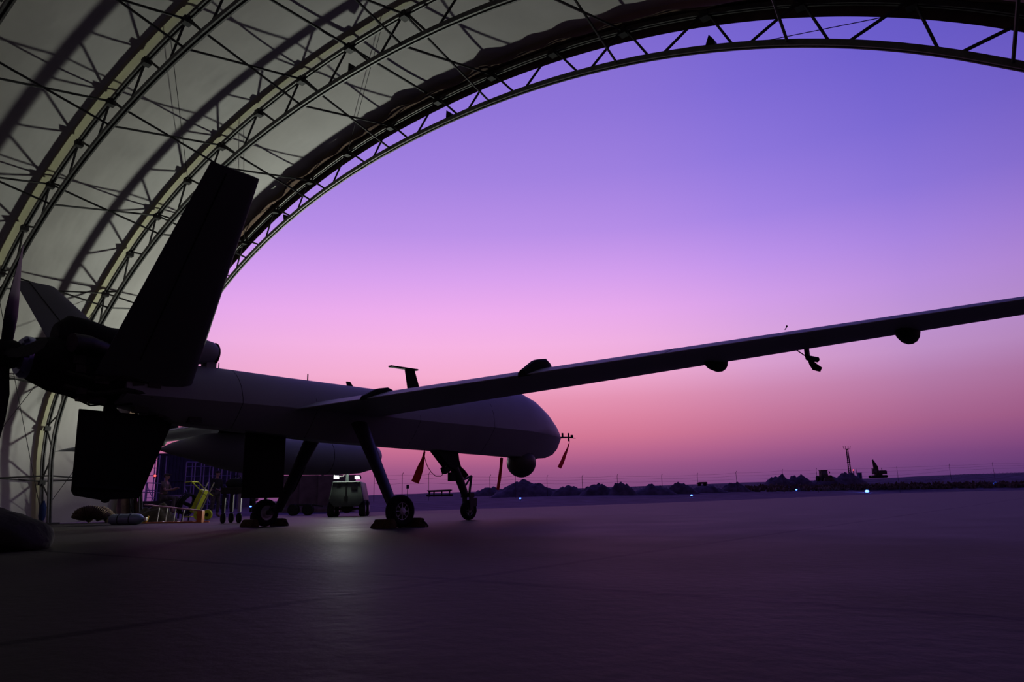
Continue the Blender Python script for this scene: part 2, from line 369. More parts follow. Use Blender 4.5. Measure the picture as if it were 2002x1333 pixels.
# fabric skin
def fabric():
    ma = D.materials.new('hangar_fabric'); ma.use_nodes = True; nt = ma.node_tree; N = nt.nodes; L = nt.links; b = N['Principled BSDF']
    g = N.new('ShaderNodeNewGeometry'); sx = N.new('ShaderNodeSeparateXYZ'); L.new(g.outputs['Position'], sx.inputs[0])
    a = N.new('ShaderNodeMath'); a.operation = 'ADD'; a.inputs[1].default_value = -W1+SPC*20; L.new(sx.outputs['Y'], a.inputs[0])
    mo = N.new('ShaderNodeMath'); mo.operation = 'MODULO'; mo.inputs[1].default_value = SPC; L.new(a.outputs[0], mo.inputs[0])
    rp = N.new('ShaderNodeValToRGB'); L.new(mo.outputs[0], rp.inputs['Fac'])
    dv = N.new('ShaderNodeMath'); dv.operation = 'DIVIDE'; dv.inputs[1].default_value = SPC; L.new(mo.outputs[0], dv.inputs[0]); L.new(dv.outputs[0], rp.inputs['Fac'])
    cs = [(0, (.60, .58, .42)), (.03, (.62, .60, .55)), (.915, (.62, .61, .575)), (.925, (.62, .60, .40)), (.97, (.62, .60, .40)), (1, (.60, .58, .42))]  # yellowish lit strip beside each arch, painted into the fabric colour
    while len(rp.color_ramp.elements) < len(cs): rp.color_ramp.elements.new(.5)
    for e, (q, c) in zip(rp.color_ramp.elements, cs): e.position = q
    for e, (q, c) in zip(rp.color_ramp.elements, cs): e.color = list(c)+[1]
    nz = N.new('ShaderNodeTexNoise'); nz.inputs['Scale'].default_value = .8; nz.inputs['Detail'].default_value = 6; L.new(g.outputs['Position'], nz.inputs['Vector'])
    mr = N.new('ShaderNodeMapRange'); mr.inputs['To Min'].default_value = .8; mr.inputs['To Max'].default_value = 1.15; L.new(nz.outputs['Fac'], mr.inputs['Value'])
    mx = N.new('ShaderNodeMix'); mx.data_type = 'RGBA'; mx.blend_type = 'MULTIPLY'; mx.inputs[0].default_value = 1; L.new(rp.outputs['Color'], mx.inputs[6]); L.new(mr.outputs[0], mx.inputs[7]); L.new(mx.outputs[2], b.inputs['Base Color'])
    b.inputs['Roughness'].default_value = .62; b.inputs['Specular IOR Level'].default_value = .25
    bp = N.new('ShaderNodeBump'); bp.inputs['Strength'].default_value = .35; bp.inputs['Distance'].default_value = .12
    mp = N.new('ShaderNodeMapping'); mp.inputs['Scale'].default_value = (.5, 1.2, .5); L.new(g.outputs['Position'], mp.inputs[0])
    n3 = N.new('ShaderNodeTexNoise'); n3.inputs['Scale'].default_value = 1.1; n3.inputs['Detail'].default_value = 3; L.new(mp.outputs[0], n3.inputs['Vector']); L.new(n3.outputs['Fac'], bp.inputs['Height']); L.new(bp.outputs[0], b.inputs['Normal'])
    return ma
CM = Curve(HA+TT+.17, HB+TT+.17)
mb = MB(); yy = [W1+.14-.19*i for i in range(92)]
rows = []
for y in yy:
    ph = ((W1-y) % SPC)/SPC; sag = .05*sin(pi*ph)
    row = []
    for i in range(121):
        q = CM(CM.L[-1]*i/120); t_ = (CM(CM.L[-1]*i/120+.05)-CM(CM.L[-1]*i/120-.05)).normalized()
        row.append(mb.bm.verts.new((q.x+t_.y*sag, y, q.y-t_.x*sag)))
    rows.append(row)
for a, b in zip(rows, rows[1:]):
    for i in range(120): mb.bm.faces.new((a[i], b[i], b[i+1], a[i+1]))
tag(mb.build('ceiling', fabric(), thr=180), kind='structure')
# brown flap laced along the front edge
mb = MB(); rows = []
n = 240
for i in range(n+1):
    l = CO.L[-1]*i/n; q = CO(l); t_ = (CO(l+.05)-CO(l-.05)).normalized(); nn = Vector((t_.y, -t_.x))
    rg = noise.noise(Vector((l*1.3, 0, 0))); rg2 = noise.noise(Vector((l*2.1, 7, 0)))
    wd = .34+.22*rg+.10*rg2
    P_ = lambda b, y: mb.bm.verts.new((q.x+nn.x*b, y, q.y+nn.y*b))
    rows.append([P_(.16, W1+.10), P_(-.02, W1+.12), P_(-.11, W1+.08), P_(-.07+.01*rg2, W1-wd*.3), P_(.08+.02*rg, W1-wd)])
for a, b in zip(rows, rows[1:]):
    for i in range(4): mb.bm.faces.new((a[i], a[i+1], b[i+1], b[i]))
tag(mb.build('canvas_flap', M_VAL, thr=80), 'dark brown canvas flap laced along the edge of the hangar opening', 'flap')
def on_arch(px, py, y):
    d = at(px, py, 1)-CAM; return CAM+d*((y-CAM.y)/d.y)
tag(MB().tube([on_arch(1480, 83, W1), on_arch(1725, 34, W1)], .006, 5).build('guy_wire', M_CABLE), 'thin slack wire inside the front truss near its crown', 'wire')
# small clamp lamps on the inner chords
lampspots = [(0, 1390, 85, 'on the front truss at the crown of the opening'), (0, 882, 216, 'on the front truss at the left haunch'), (0, 562, 432, 'on the front truss low on the left'), (1, 690, 137, 'on the second truss near the crown'), (1, 444, 35, 'on the third truss near the top edge')]
for ai, px, py, wh in lampspots[:4]:
    y = W1-SPC*ai; d = at(px, py, 1)-CAM; q = CAM+d*((y-CAM.y)/d.y); l = CI.near(Vector((q.x, q.z)))
    q = CI(l); t_ = (CI(l+.05)-CI(l-.05)).normalized(); nn = Vector((-t_.y, t_.x))
    c = Vector((q.x+nn.x*.10, y, q.y+nn.y*.10)); tt3 = Vector((t_.x, 0, t_.y)); n3 = Vector((nn.x, 0, nn.y))
    t = thing('clamp_lamp', 'small dark clamp-on lamp '+wh, 'lamp', c-n3*.06, 0, 'clamp lamps on the trusses')
    MB().prism([c-tt3*.06-n3*.06, c+tt3*.09-n3*.06, c+tt3*.05+n3*.02, c-tt3*.05+n3*.10], (0, 1, 0), .12).build('housing', M_BLACK, t)
    MB().tube([c-n3*.09, c-n3*.04], .02, 6).build('bracket', M_BLACK, t)
# ------------------------------------------------------------------ aircraft
AC = thing('drone_aircraft', 'large dark grey unmanned aircraft with V tail parked under the arched hangar roof', 'aircraft', (0, -6.39, 0))
SEC = [  # s, top, chine, bottom, chine half width, bottom half width
 (.0, 1.735, 1.715, 1.695, .008, .004), (.05, 1.77, 1.71, 1.63, .036, .016), (.2, 1.905, 1.70, 1.46, .135, .05), (.45, 2.07, 1.70, 1.32, .275, .12),
 (.8, 2.295, 1.70, 1.235, .41, .20), (1.2, 2.49, 1.71, 1.215, .50, .26), (1.8, 2.645, 1.72, 1.235, .56, .29), (2.6, 2.60, 1.72, 1.25, .57, .28), (3.5, 2.43, 1.72, 1.262, .54, .26),
 (4.4, 2.31, 1.72, 1.275, .50, .24), (5.2, 2.245, 1.72, 1.285, .48, .24), (6.5, 2.24, 1.72, 1.30, .46, .24), (7.4, 2.235, 1.72, 1.35, .45, .24), (8.3, 2.235, 1.71, 1.39, .43, .24), (8.95, 2.23, 1.70, 1.41, .41, .22), (9.25, 2.23, 1.70, 1.52, .40, .22), (9.7, 2.22, 1.69, 1.60, .38, .22)]
def fus_loop(s, zt, zc, zb, hw, bw):
    half = []; k = 1.0 if s < 4.5 else max(.8, 1-(s-4.5)*.08)
    for i in range(9):
        a = pi/2*(1-i/8); half.append((hw*cos(a)**(1.0/k if k else 1), zc+(zt-zc)*sin(a)**(1.05 if s < 4.5 else 1.15)))
    bw *= .72
    half += [(hw*.985, zc-.03*(zc-zb)), (hw*.55+bw*.45, zc-(zc-zb)*.5), (bw*1.06, zb+(zc-zb)*.07), (bw*.9, zb), (0, zb)]
    pts = [V(s, y, z) for y, z in half]
    pts += [V(s, -y, z) for y, z in reversed(half[1:-1])]
    return pts
mb = MB(); mb.loft([fus_loop(*q) for q in SEC]); FUS = mb.build('fuselage', M_AIR, AC, thr=32)
# panel seams and hatches ride on the fuselage
mb = MB()
for sx_ in (3.0, 4.9, 7.0, 8.2):
    import bisect
    i = max(j for j in range(len(SEC)) if SEC[j][0] <= sx_); t_ = (sx_-SEC[i][0])/(SEC[i+1][0]-SEC[i][0])
    q = [a+(b-a)*t_ for a, b in zip(SEC[i], SEC[i+1])]
    lp = fus_loop(*q); c = sum(lp, Vector())/len(lp)
    lo = [c+(p-c)*1.002 for p in lp]
    mb.loft([[p+Vector((0, .004, 0)) for p in lo], [p-Vector((0, .004, 0)) for p in lo]], cap=False)
mb.build('panel_seam', M_AIRD, FUS)
# wings
UPP = [(0, 0), (.008, .018), (.03, .036), (.08, .062), (.18, .092), (.32, .108), (.45, .108), (.58, .096), (.70, .078), (.80, .060), (.88, .038), (.95, .017), (1, .004)]
LOW = [(1, -.002), (.9, .002), (.8, -.002), (.65, -.014), (.45, -.036), (.28, -.046), (.14, -.043), (.06, -.032), (.02, -.018)]
def wing_loop(y, sgn):
    sl, st = 5.45+.09*y, 7.40-.045*y; zl, zt = 1.825-.006*y, 1.695+.003*y; ch = st-sl
    th = 1.0 if y < 9.6 else max(.25, 1-((y-9.6)/.5)**2*.9)
    return [V(sl+ch*x, sgn*y, zl+(zt-zl)*x+ch*zz*th*1.02) for x, zz in UPP+LOW]
WINGS = {}
for sgn, nm in ((1, 'near'), (-1, 'far')):
    wg = MB().loft([wing_loop(y, sgn) for y in (.15, .6, 1.5, 3, 5, 7, 8.5, 9.6, 9.9, 10.06)]).build('wing', M_AIR, AC, thr=50); WINGS[sgn] = wg
    # flap and aileron gaps
    mb = MB()
    for y in (2.3, 4.35, 6.2, 9.4):
        a = wing_loop(y, sgn); b_ = wing_loop(y+.012, sgn)
        for k in (8, 9, 10, 11):
            pts = [a[k], a[k+1], b_[k+1], b_[k]]; vs = [mb.bm.verts.new(p+Vector((0, 0, .003))) for p in pts]; mb.bm.faces.new(vs)
    mb.build('control_surface_gap', M_AIRD, wg)
    # actuator fairings over the trailing edge
    for y, ln, hh in ((1.90, .52, .12), (4.50, .55, .17)):
        st = 7.40-.045*y; loops = []
        for i in range(11):
            f = i/10; s_ = st+.02-ln*f; wdt = .055*(1 if f < .75 else 1-(f-.75)*2.2); ztop = 1.70+hh*(.35+.65*min(1, f/.45))*(1 if f < .8 else 1-(f-.8)*2)+.19*f*ln
            z0 = 1.685+.14*f
            loops.append([V(s_, sgn*(y-wdt), z0), V(s_, sgn*(y-wdt), ztop-.03), V(s_, sgn*(y-wdt*.5), ztop), V(s_, sgn*(y+wdt*.5), ztop), V(s_, sgn*(y+wdt), ztop-.03), V(s_, sgn*(y+wdt), z0)])
        MB().loft(loops).build('actuator_fairing', M_AIRD, wg)
    # rounded pods under the leading edge
    for y in (6.35, 8.21):
        sl = 5.45+.09*y; z0 = 1.80-.006*y; loops = []
        for i in range(13):
            f = i/12; s_ = sl-.03+.46*f; r = .095*sqrt(max(0.02, 1-abs(2*f-.75)**2.5/ (1.25**2.5 if f > .375 else .75**2.5)))
            loops.append([V(s_, sgn*y+r*1.0*cos(a), z0-.015+min(r*1.15*sin(a), .05)) for a in [2*pi*k/14 for k in range(14)]])
        MB().loft(loops).build('underwing_pod', M_AIRD, wg)
    # small static probe on top and pitot mast below
    MB().tube([V(6.85, sgn*7.30, 1.82), V(6.82, sgn*7.31, 1.85)], .004, 6).ball(V(6.82, sgn*7.31, 1.855), .009, 8, 6).build('whip_antenna', M_BLACK, wg)
    MB().box(V(6.1, sgn*7.265, 1.735), (.035, .06, .13)).tube([V(6.12, sgn*7.27, 1.665), V(6.0, sgn*7.33, 1.655)], .028, 8).build('pitot_mast', M_BLACK, wg)
# hard point pylons carrying the far tank
PYL = MB()
PYL.loft([[V(s_, -2.6+dy, z) for s_, z in ((5.55, 1.60), (5.75, 1.84), (6.75, 1.78), (6.85, 1.60))] for dy in (-.06, .06)]).build('pylon', M_AIRD, AC)
loops = []
for s_, r, zc in ((3.15, .012, 1.34), (3.18, .12, 1.335), (3.26, .20, 1.325), (3.42, .275, 1.31), (3.7, .325, 1.29), (4.2, .35, 1.275), (5.2, .365, 1.27), (6.15, .362, 1.27), (6.5, .345, 1.285), (6.8, .31, 1.31), (7.07, .26, 1.33), (7.3, .20, 1.335), (7.65, .105, 1.31), (7.88, .012, 1.285)):
    loops.append([V(s_, -2.6+r*cos(a), zc+r*1.0*sin(a)) for a in [2*pi*k/28 for k in range(28)]])
POD = MB().loft(loops).build('underwing_tank', M_AIR, AC, thr=60)
MB().torus(V(4.6, -2.6, 1.272), (0, 1, 0), .354, .006, 36, 6).torus(V(6.0, -2.6, 1.27), (0, 1, 0), .352, .006, 36, 6).build('band', M_AIRD, POD)
# tail
def fin(sgn):
    root = V(0, sgn*.30, 1.86); prof = []
    A = (8.88, 10.06, .32, 1.88); B = (9.60, 10.14, 2.86, 3.74)
    nrm = Vector((-(B[3]-A[3])*sgn, 0, (B[2]-A[2]))).normalized()
    loops = []
    for f in (0, .25, .5, .75, .97, 1.0):
        sl = A[0]+(B[0]-A[0])*f; st = A[1]+(B[1]-A[1])*f; y = A[2]+(B[2]-A[2])*f; z = A[3]+(B[3]-A[3])*f
        th = .075*(st-sl)/1.2*(1 if f < .98 else .4); ch = st-sl
        lp = []
        for x, k in ((0, 0), (.03, .45), (.12, .8), (.3, 1), (.6, .7), (.85, .3), (1, .06)): lp.append(V(sl+ch*x, sgn*y, z)+nrm*th*k)
        for x, k in ((1, -.06), (.85, -.3), (.6, -.7), (.3, -1), (.12, -.8), (.03, -.45)): lp.append(V(sl+ch*x, sgn*y, z)+nrm*th*k)
        loops.append(lp)
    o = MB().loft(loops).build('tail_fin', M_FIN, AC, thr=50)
    # hinge line of the ruddervator, both faces
    mb = MB(); 
    for k in (1, -1):
        pts = []
        for f in (.12, .98):
            sl = A[0]+(B[0]-A[0])*f; st = A[1]+(B[1]-A[1])*f; y = A[2]+(B[2]-A[2])*f; z = A[3]+(B[3]-A[3])*f; ch = st-sl
            pts.append(V(sl+ch*.66, sgn*y, z)+nrm*k*.075*ch/1.2*.64)
        mb.tube(pts, .007, 5)
    mb.build('hinge_line', M_BLACK, o); return o
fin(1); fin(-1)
vl = []
for dy, k in ((-.035, .9), (-.045, 1), (.045, 1), (.035, .9)):
    vl.append([V(8.95, dy*.6, 1.42), V(9.25, dy, .56), V(9.29, dy, .46), V(9.7, dy, .445), V(10.0, dy*.8, .50), V(10.04, dy*.4, .55), V(10.06, dy*.4, 1.51), V(9.6, dy, 1.50), V(9.15, dy, 1.5)])
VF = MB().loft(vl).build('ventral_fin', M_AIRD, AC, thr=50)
MB().tube([V(9.35, 0, .555), V(10.02, 0, .60)], .049, 6).build('tip_strip', M_BLACK, VF)
MB().tube([V(9.72, 0, .70), V(9.70, 0, 1.48)], [.048, .05], 5).build('hinge_line', M_BLACK, VF)
MB().ball(V(9.66, 0, .44), (.04, .05, .03), 10, 8).build('tail_light', M_BLACK, VF)
MB().box(V(9.72, 0, 1.55), (.08, .12, .16)).tube([V(9.62, .05, 1.48), V(9.8, .03, 1.66)], .02, 6).build('fin_post', M_AIRD, AC)
# engine group
loops = []
for s_, zc, ry, rz in ((8.42, 2.42, .15, .12), (8.5, 2.43, .185, .155), (8.62, 2.43, .205, .175), (9.0, 2.40, .23, .19), (9.2, 2.385, .245, .193)):
    loops.append([V(s_, ry*cos(a), zc+rz*sin(a)) for a in [2*pi*k/24 for k in range(24)]])
INT = MB().loft(loops).build('air_intake_cowl', M_AIR, AC, thr=50)
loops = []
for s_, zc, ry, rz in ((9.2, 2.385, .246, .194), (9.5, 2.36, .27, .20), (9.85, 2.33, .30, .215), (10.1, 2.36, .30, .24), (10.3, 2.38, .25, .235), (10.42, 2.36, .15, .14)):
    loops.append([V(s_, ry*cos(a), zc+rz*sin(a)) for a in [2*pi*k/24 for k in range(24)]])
MB().loft(loops).build('engine_top_cowl', M_AIRD, AC, thr=50)  # aft end of the intake cowl, its unlit look put into the colour
MB().torus(V(8.44, 0, 2.42), (0, 1, 0), .14, .022, 24, 8).build('intake_lip', M_AIRD, INT)
MB().box(V(8.5, .0, 2.255), (.16, .14, .10)).tube([V(8.38, .05, 2.22), V(8.38, .05, 2.30)], .008, 6).build('intake_mount', M_AIR, AC)
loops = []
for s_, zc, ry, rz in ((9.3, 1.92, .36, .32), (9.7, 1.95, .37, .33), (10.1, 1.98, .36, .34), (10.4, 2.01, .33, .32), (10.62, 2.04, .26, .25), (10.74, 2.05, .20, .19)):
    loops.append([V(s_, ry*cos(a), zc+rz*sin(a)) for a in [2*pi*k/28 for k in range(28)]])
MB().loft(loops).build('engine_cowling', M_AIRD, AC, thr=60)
MB().lathe([(0, .20), (.05, .235), (.16, .24), (.2, .2)], V(10.55, .0, 2.05), (0, -1, 0), 28).build('gearbox_ring', mat('metal_blue_reflection_tint', (.25, .24, .5), .2, .8, .05, 3), AC)  # blue reflection at the cowl's aft end put into the metal colour
for i, (y1, z1) in enumerate(((.34, 1.86), (.30, 2.18), (.33, 1.70))):
    MB().tube([V(9.3, y1, z1), V(9.7, y1+.05, z1+.03), V(10.05, y1+.03, z1-.05), V(10.35, y1-.04, z1+.02)], .035, 8).build('engine_pipe', M_ENG, AC)
MB().tube([V(9.95, .30, 2.2), V(10.2, .42, 2.22), V(10.38, .46, 2.2)], [.09, .10, .11], 14).build('exhaust_stack', M_ENG, AC)
MB().tube([V(9.95, -.30, 2.2), V(10.2, -.42, 2.22), V(10.38, -.46, 2.2)], [.09, .10, .11], 14).build('exhaust_stack', M_ENG, AC)
random.seed(3)
for i in range(9): MB().box(V(9.35+random.random()*.9, .30+random.random()*.08, 1.62+random.random()*.5), (.05, .08+random.random()*.1, .05+random.random()*.08)).build('engine_accessory', M_ENG, AC)
for i in range(6):
    s_ = 8.5+random.random()*1.6; MB().box(V(s_, .05+random.random()*.2, 1.40+(s_-8.3)*.12), (.1, .16, .07)).build('engine_accessory', M_ENG, AC)
MB().tube([V(10.3, .15, 1.68), V(10.05, .2, 1.58), V(9.8, .18, 1.55), V(9.55, .2, 1.6)], .015, 6).tube([V(10.2, 0, 1.66), V(9.95, .02, 1.56), V(9.75, .02, 1.6)], .012, 6).build('drain_hose', M_BLACK, AC)
# propeller
PROP = MB().lathe([(-.05, .15), (.0, .165), (.12, .16), (.26, .12), (.36, .06), (.40, .004)], V(10.82, 0, 2.06), (0, -1, 0), 24).build('propeller', M_BLACK, AC)
for k in range(4):
    a = radians(4)+k*pi/2; d = Vector((sin(a), 0, cos(a))); tn = Vector((cos(a), 0, -sin(a))); ax = Vector((0, -1, 0)); c = V(10.88, 0, 2.06); loops = []
    for r, wd, tw, th in ((.12, .06, 75, .05), (.25, .075, 65, .035), (.45, .115, 48, .025), (.7, .13, 36, .018), (.95, .118, 28, .013), (1.15, .085, 22, .01), (1.27, .035, 20, .006)):
        e1 = tn*cos(radians(tw))+ax*sin(radians(tw)); e2 = e1.cross(d)
        loops.append([c+d*r+e1*wd*u+e2*th*v for u, v in ((-1, 0), (-.5, 1), (.3, 1), (1, .2), (1, -.2), (.3, -.8), (-.5, -.8))])
    MB().loft(loops).build('blade', M_BLACK, PROP, thr=50)
# nose, turret, antennas
TUR = MB().ball(V(1.49, 0, 1.125), .312, 32, 20).build('sensor_turret', M_GLASS, AC)
MB().lathe([(0, .20), (.12, .21), (.2, .21)], V(1.49, 0, 1.13), (0, 0, 1), 28).build('turret_collar', M_AIRD, AC)
MB().lathe([(0, .10), (.015, .10)], V(1.24, .06, 1.10), (.25, 1, -.1), 20).build('turret_window', mat('turret_window_glass', (.05, .05, .06), .1, 0, .05, 3), TUR)
MB().ball(V(1.1, 0, 1.26), (.12, .16, .07), 14, 10).build('chin_fairing', M_AIR, AC)
PRB = MB().tube([V(.03, 0, 1.73), V(-.30, 0, 1.755), V(-.62, 0, 1.75)], [.02, .014, .006], 8).build('air_data_probe', M_BLACK, AC)
MB().box(V(-.33, 0, 1.76), (.014, .05, .19)).box(V(-.36, 0, 1.76), (.20, .04, .014)).build('probe_vane', M_BLACK, PRB)
MB().box(V(-.08, 0, 1.79), (.02, .05, .10)).build('probe_vane', M_BLACK, PRB)
MB().box(V(-.47, 0, 1.785), (.03, .07, .07)).build('probe_vane', M_BLACK, PRB)
MB().loft([[V(s_, dy, z) for s_, z in ((4.73, 2.24), (4.43, 2.24), (4.62, 2.705), (4.83, 2.71))] for dy in (-.02, .02)]).build('antenna_mast', M_AIRD, AC)
MB().loft([[V(s_, dy, z) for s_, z in ((5.20, 2.705), (5.18, 2.68), (4.56, 2.69), (4.53, 2.705), (4.56, 2.72))] for dy in (-.045, .045)]).build('antenna_bar', M_AIRD, AC)
MB().tube([V(6.88, 0, 2.22), V(6.88, 0, 2.34)], .010, 6).build('whip_antenna', M_BLACK, AC)
MB().loft([[V(s_, dy, z) for s_, z in ((6.10, 2.22), (5.98, 2.22), (6.06, 2.31), (6.13, 2.31))] for dy in (-.015, .015)]).build('blade_antenna', M_BLACK, AC)
MB().ball(V(5.35, 0, 2.245), (.05, .10, .03), 10, 8).build('beacon', M_BLACK, AC)
# belly door left hanging open, aft of the main gear
MB().box(V(7.52, -.05, .93), (.03, .66, .96)).build('belly_door', M_AIRD, AC, bevel=.008)
# landing gear
def wheel(c, ax, R, wd, parent, spokes=8):
    c = Vector(c); ax = Vector(ax).normalized()
    h = wd/2
    tyre = MB().lathe([(-h*.55, R*.52), (-h*.8, R*.60), (-h, R*.76), (-h*.92, R*.90), (-h*.55, R*.985), (0, R), (h*.55, R*.985), (h*.92, R*.90), (h, R*.76), (h*.8, R*.60), (h*.55, R*.52)], c, ax, 36).build('tyre', M_TYRE, parent, thr=60)
    mb = MB().lathe([(-h*.9, R*.12), (-h*.8, R*.30), (-h*.55, R*.40), (-h*.62, R*.56), (h*.62, R*.56), (h*.55, R*.50), (h*.3, R*.42), (h*.35, R*.26), (h*.75, R*.22), (h*.95, R*.10)], c, ax, 32)
    u = ax.cross(Vector((0, 0, 1))).normalized(); v = ax.cross(u)
    for k in range(spokes):
        a = 2*pi*k/spokes; d = u*cos(a)+v*sin(a)
        mb.tube([c+ax*h*.45+d*R*.2, c+ax*h*.45+d*R*.5], R*.055, 6)
    mb.build('rim', M_RIM, parent, thr=30); return tyre
for sgn in (1, -1):
    cw = V(6.43, sgn*1.67, .225)
    top = V(6.27, sgn*.55, 1.55); bot = V(6.34, sgn*1.44, .26)
    ax_ = (bot-top).normalized(); fwd = Vector((0, 1, 0)); loops = []
    for f, wd, th in ((0, .16, .075), (.2, .14, .065), (.5, .115, .055), (.8, .10, .055), (1, .085, .055)):
        c = top.lerp(bot, f); n_ = ax_.cross(fwd).normalized(); g = n_.cross(ax_).normalized()
        loops.append([c+g*wd*cos(a)+n_*th*sin(a) for a in [2*pi*k/14 for k in range(14)]])
    G = MB().loft(loops).build('main_landing_gear', M_STRUT, AC, thr=60)
    MB().tube([bot+Vector((0, .0, .05)), bot.lerp(cw, .5)+Vector((0, 0, .05)), V(6.43, sgn*1.52, .225)], [.06, .05, .045], 10).tube([V(6.43, sgn*1.46, .225), V(6.43, sgn*1.74, .225)], .04, 10).build('axle', M_STRUT, G)
    mb = MB(); mb.tube([top.lerp(bot, .35)+Vector((.0, .10, -.03)), top.lerp(bot, .7)+Vector((0, .11, -.04)), V(6.3, sgn*1.45, .30)], .011, 6).build('brake_line', M_BLACK, G)
    wheel(cw, (sgn, .0, 0), .225, .17, G)
G = MB().tube([V(3.80, 0, 1.32), V(3.42, 0, .78), V(3.25, 0, .46)], [.095, .085, .07], 12).build('nose_landing_gear', M_STRUT, AC)
MB().loft([[V(s_, dy, z) for s_, z in ((4.12, 1.28), (3.55, 1.28), (3.5, 1.02), (3.62, .93), (3.78, .98))] for dy in (-.10, .10)]).build('gear_door', M_AIRD, G)
MB().box(V(3.78, .02, .94), (.10, .20, .12), Matrix.Rotation(radians(25), 3, 'X')).box(V(3.62, .0, .80), (.09, .12, .16)).build('actuator_box', M_BLACK, G)
MB().tube([V(3.33, 0, .74), V(3.07, 0, .82)], .022, 8).tube([V(3.07, 0, .82), V(3.14, 0, .46)], .024, 8).tube([V(3.08, 0, .81), V(3.28, 0, .60)], .018, 8).build('torque_link', M_STRUT, G)
MB().box(V(3.17, .085, .33), (.03, .10, .30)).box(V(3.17, -.085, .33), (.03, .10, .30)).box(V(3.18, 0, .46), (.22, .14, .08)).box(V(3.05, .05, .33), (.05, .10, .16)).build('wheel_fork', M_STRUT, G)
wheel(V(3.16, 0, .185), (1, 0, 0), .185, .13, G, 6)

# ------------------------------------------------------------------ streamers
def ribbon(name, label, pts, widths, mat_, cord=None, side=None):
    pts = [Vector(p) for p in pts]; sd = (side or RT0)
    t = thing(name, label, 'streamer', pts[-1], 0, 'warning streamers')
    mb = MB(); rows = []
    for i, (p, w_) in enumerate(zip(pts, widths)):
        d = (pts[min(i+1, len(pts)-1)]-pts[max(0, i-1)]).normalized(); x = (sd-d*sd.dot(d)).normalized(); n_ = d.cross(x)*.006
        tw = x*cos(.25*sin(i*1.3))+d.cross(x)*sin(.25*sin(i*1.3))
        rows.append([p-tw*w_/2-n_, p+tw*w_/2-n_, p+tw*w_/2+n_, p-tw*w_/2+n_])
    mb.loft(rows).build('strap', mat_, t)
    if cord: MB().tube(cord, .006, 6).build('cord', M_BLACK, t)
    return t
ribbon('red_streamer', 'red warning streamer hanging from the nose probe', [V(-.34, 0, 1.62), V(-.27, 0, 1.50), V(-.16, 0, 1.36), V(-.03, 0, 1.18), V(.09, 0, 1.05)], (.02, .035, .07, .085, .085), M_RED, [V(-.33, 0, 1.72), V(-.36, 0, 1.68), V(-.34, 0, 1.61)])
ribbon('red_streamer', 'narrow red streamer hanging from the belly just behind the sensor ball', [V(2.14, 0, 1.20), V(2.17, 0, 1.0), V(2.22, 0, .78), V(2.28, 0, .56)], (.06, .06, .065, .06), M_RED, [V(2.13, 0, 1.26), V(2.14, 0, 1.19)])
ribbon('red_streamer', 'broad red streamer hanging from the belly behind the nose gear', [V(4.33, 0, 1.24), V(4.37, 0, 1.10), V(4.44, 0, .93), V(4.50, 0, .80), V(4.56, 0, .69)], (.03, .06, .125, .13, .135), M_RED, [V(4.33, 0, 1.28), V(4.33, 0, 1.23)])
ribbon('dark_streamer', 'dark streamer tag hanging beside the nose gear leg', [V(3.58, .06, 1.26), V(3.50, .06, 1.12), V(3.46, .06, .98), V(3.38, .06, .90), V(3.28, .06, .80)], (.03, .03, .05, .09, .10), M_DKTAG)
ribbon('dark_streamer', 'dark streamer blowing from the pitot mast under the near wing', [V(6.12, 7.28, 1.66), V(6.11, 7.30, 1.61), V(6.10, 7.325, 1.565), V(6.08, 7.375, 1.535)], (.025, .05, .075, .065), M_DKTAG, [V(6.12, 7.16, 1.77), V(6.12, 7.28, 1.66)])
lp = [at(829, 884, 12.9), at(831, 898, 12.9), at(836, 912, 12.85), at(843, 923, 12.8), at(852, 931, 12.8), at(862, 931, 12.8), at(870, 922, 12.8), at(874, 906, 12.8), at(876, 892, 12.8)]
tag(MB().tube(lp, .006, 6).build('hanging_wire', M_BLACK), 'thin wire looping down between the broad red streamer and nose gear', 'wire')

# ------------------------------------------------------------------ chocks
def chock(label, c, rz):
    t = thing('wheel_chock', label, 'chock', c, rz, 'wheel chocks')
    R = Matrix.Rotation(rz, 3, 'Z'); c = Vector(c); poly = [(-.07, 0), (.075, 0), (.075, .04), (.03, .12), (-.03, .13), (-.07, .06)]
    mb = MB(); mb.loft([[c+R @ Vector((x, y, z)) for x, z in poly] for y in (-.17, .17)]); mb.build('block', M_CHOCK, t, bevel=.008)
    MB().tube([c+R @ Vector((0, -.16, .09)), c+R @ Vector((.02, -.22, .05)), c+R @ Vector((.0, -.28, .015)), c+R @ Vector((-.06, -.33, .013))], .013, 6).build('rope', M_ROPE, t)
chock('worn yellow chock ahead of the near main wheel', (1.67, -6.16, 0), pi/2)
chock('worn yellow chock behind the near main wheel', (1.67, -6.71, 0), -pi/2)
chock('dark chock ahead of the far main wheel', (-1.67, -6.16, 0), pi/2)
chock('dark chock behind the far main wheel', (-1.67, -6.71, 0), -pi/2)

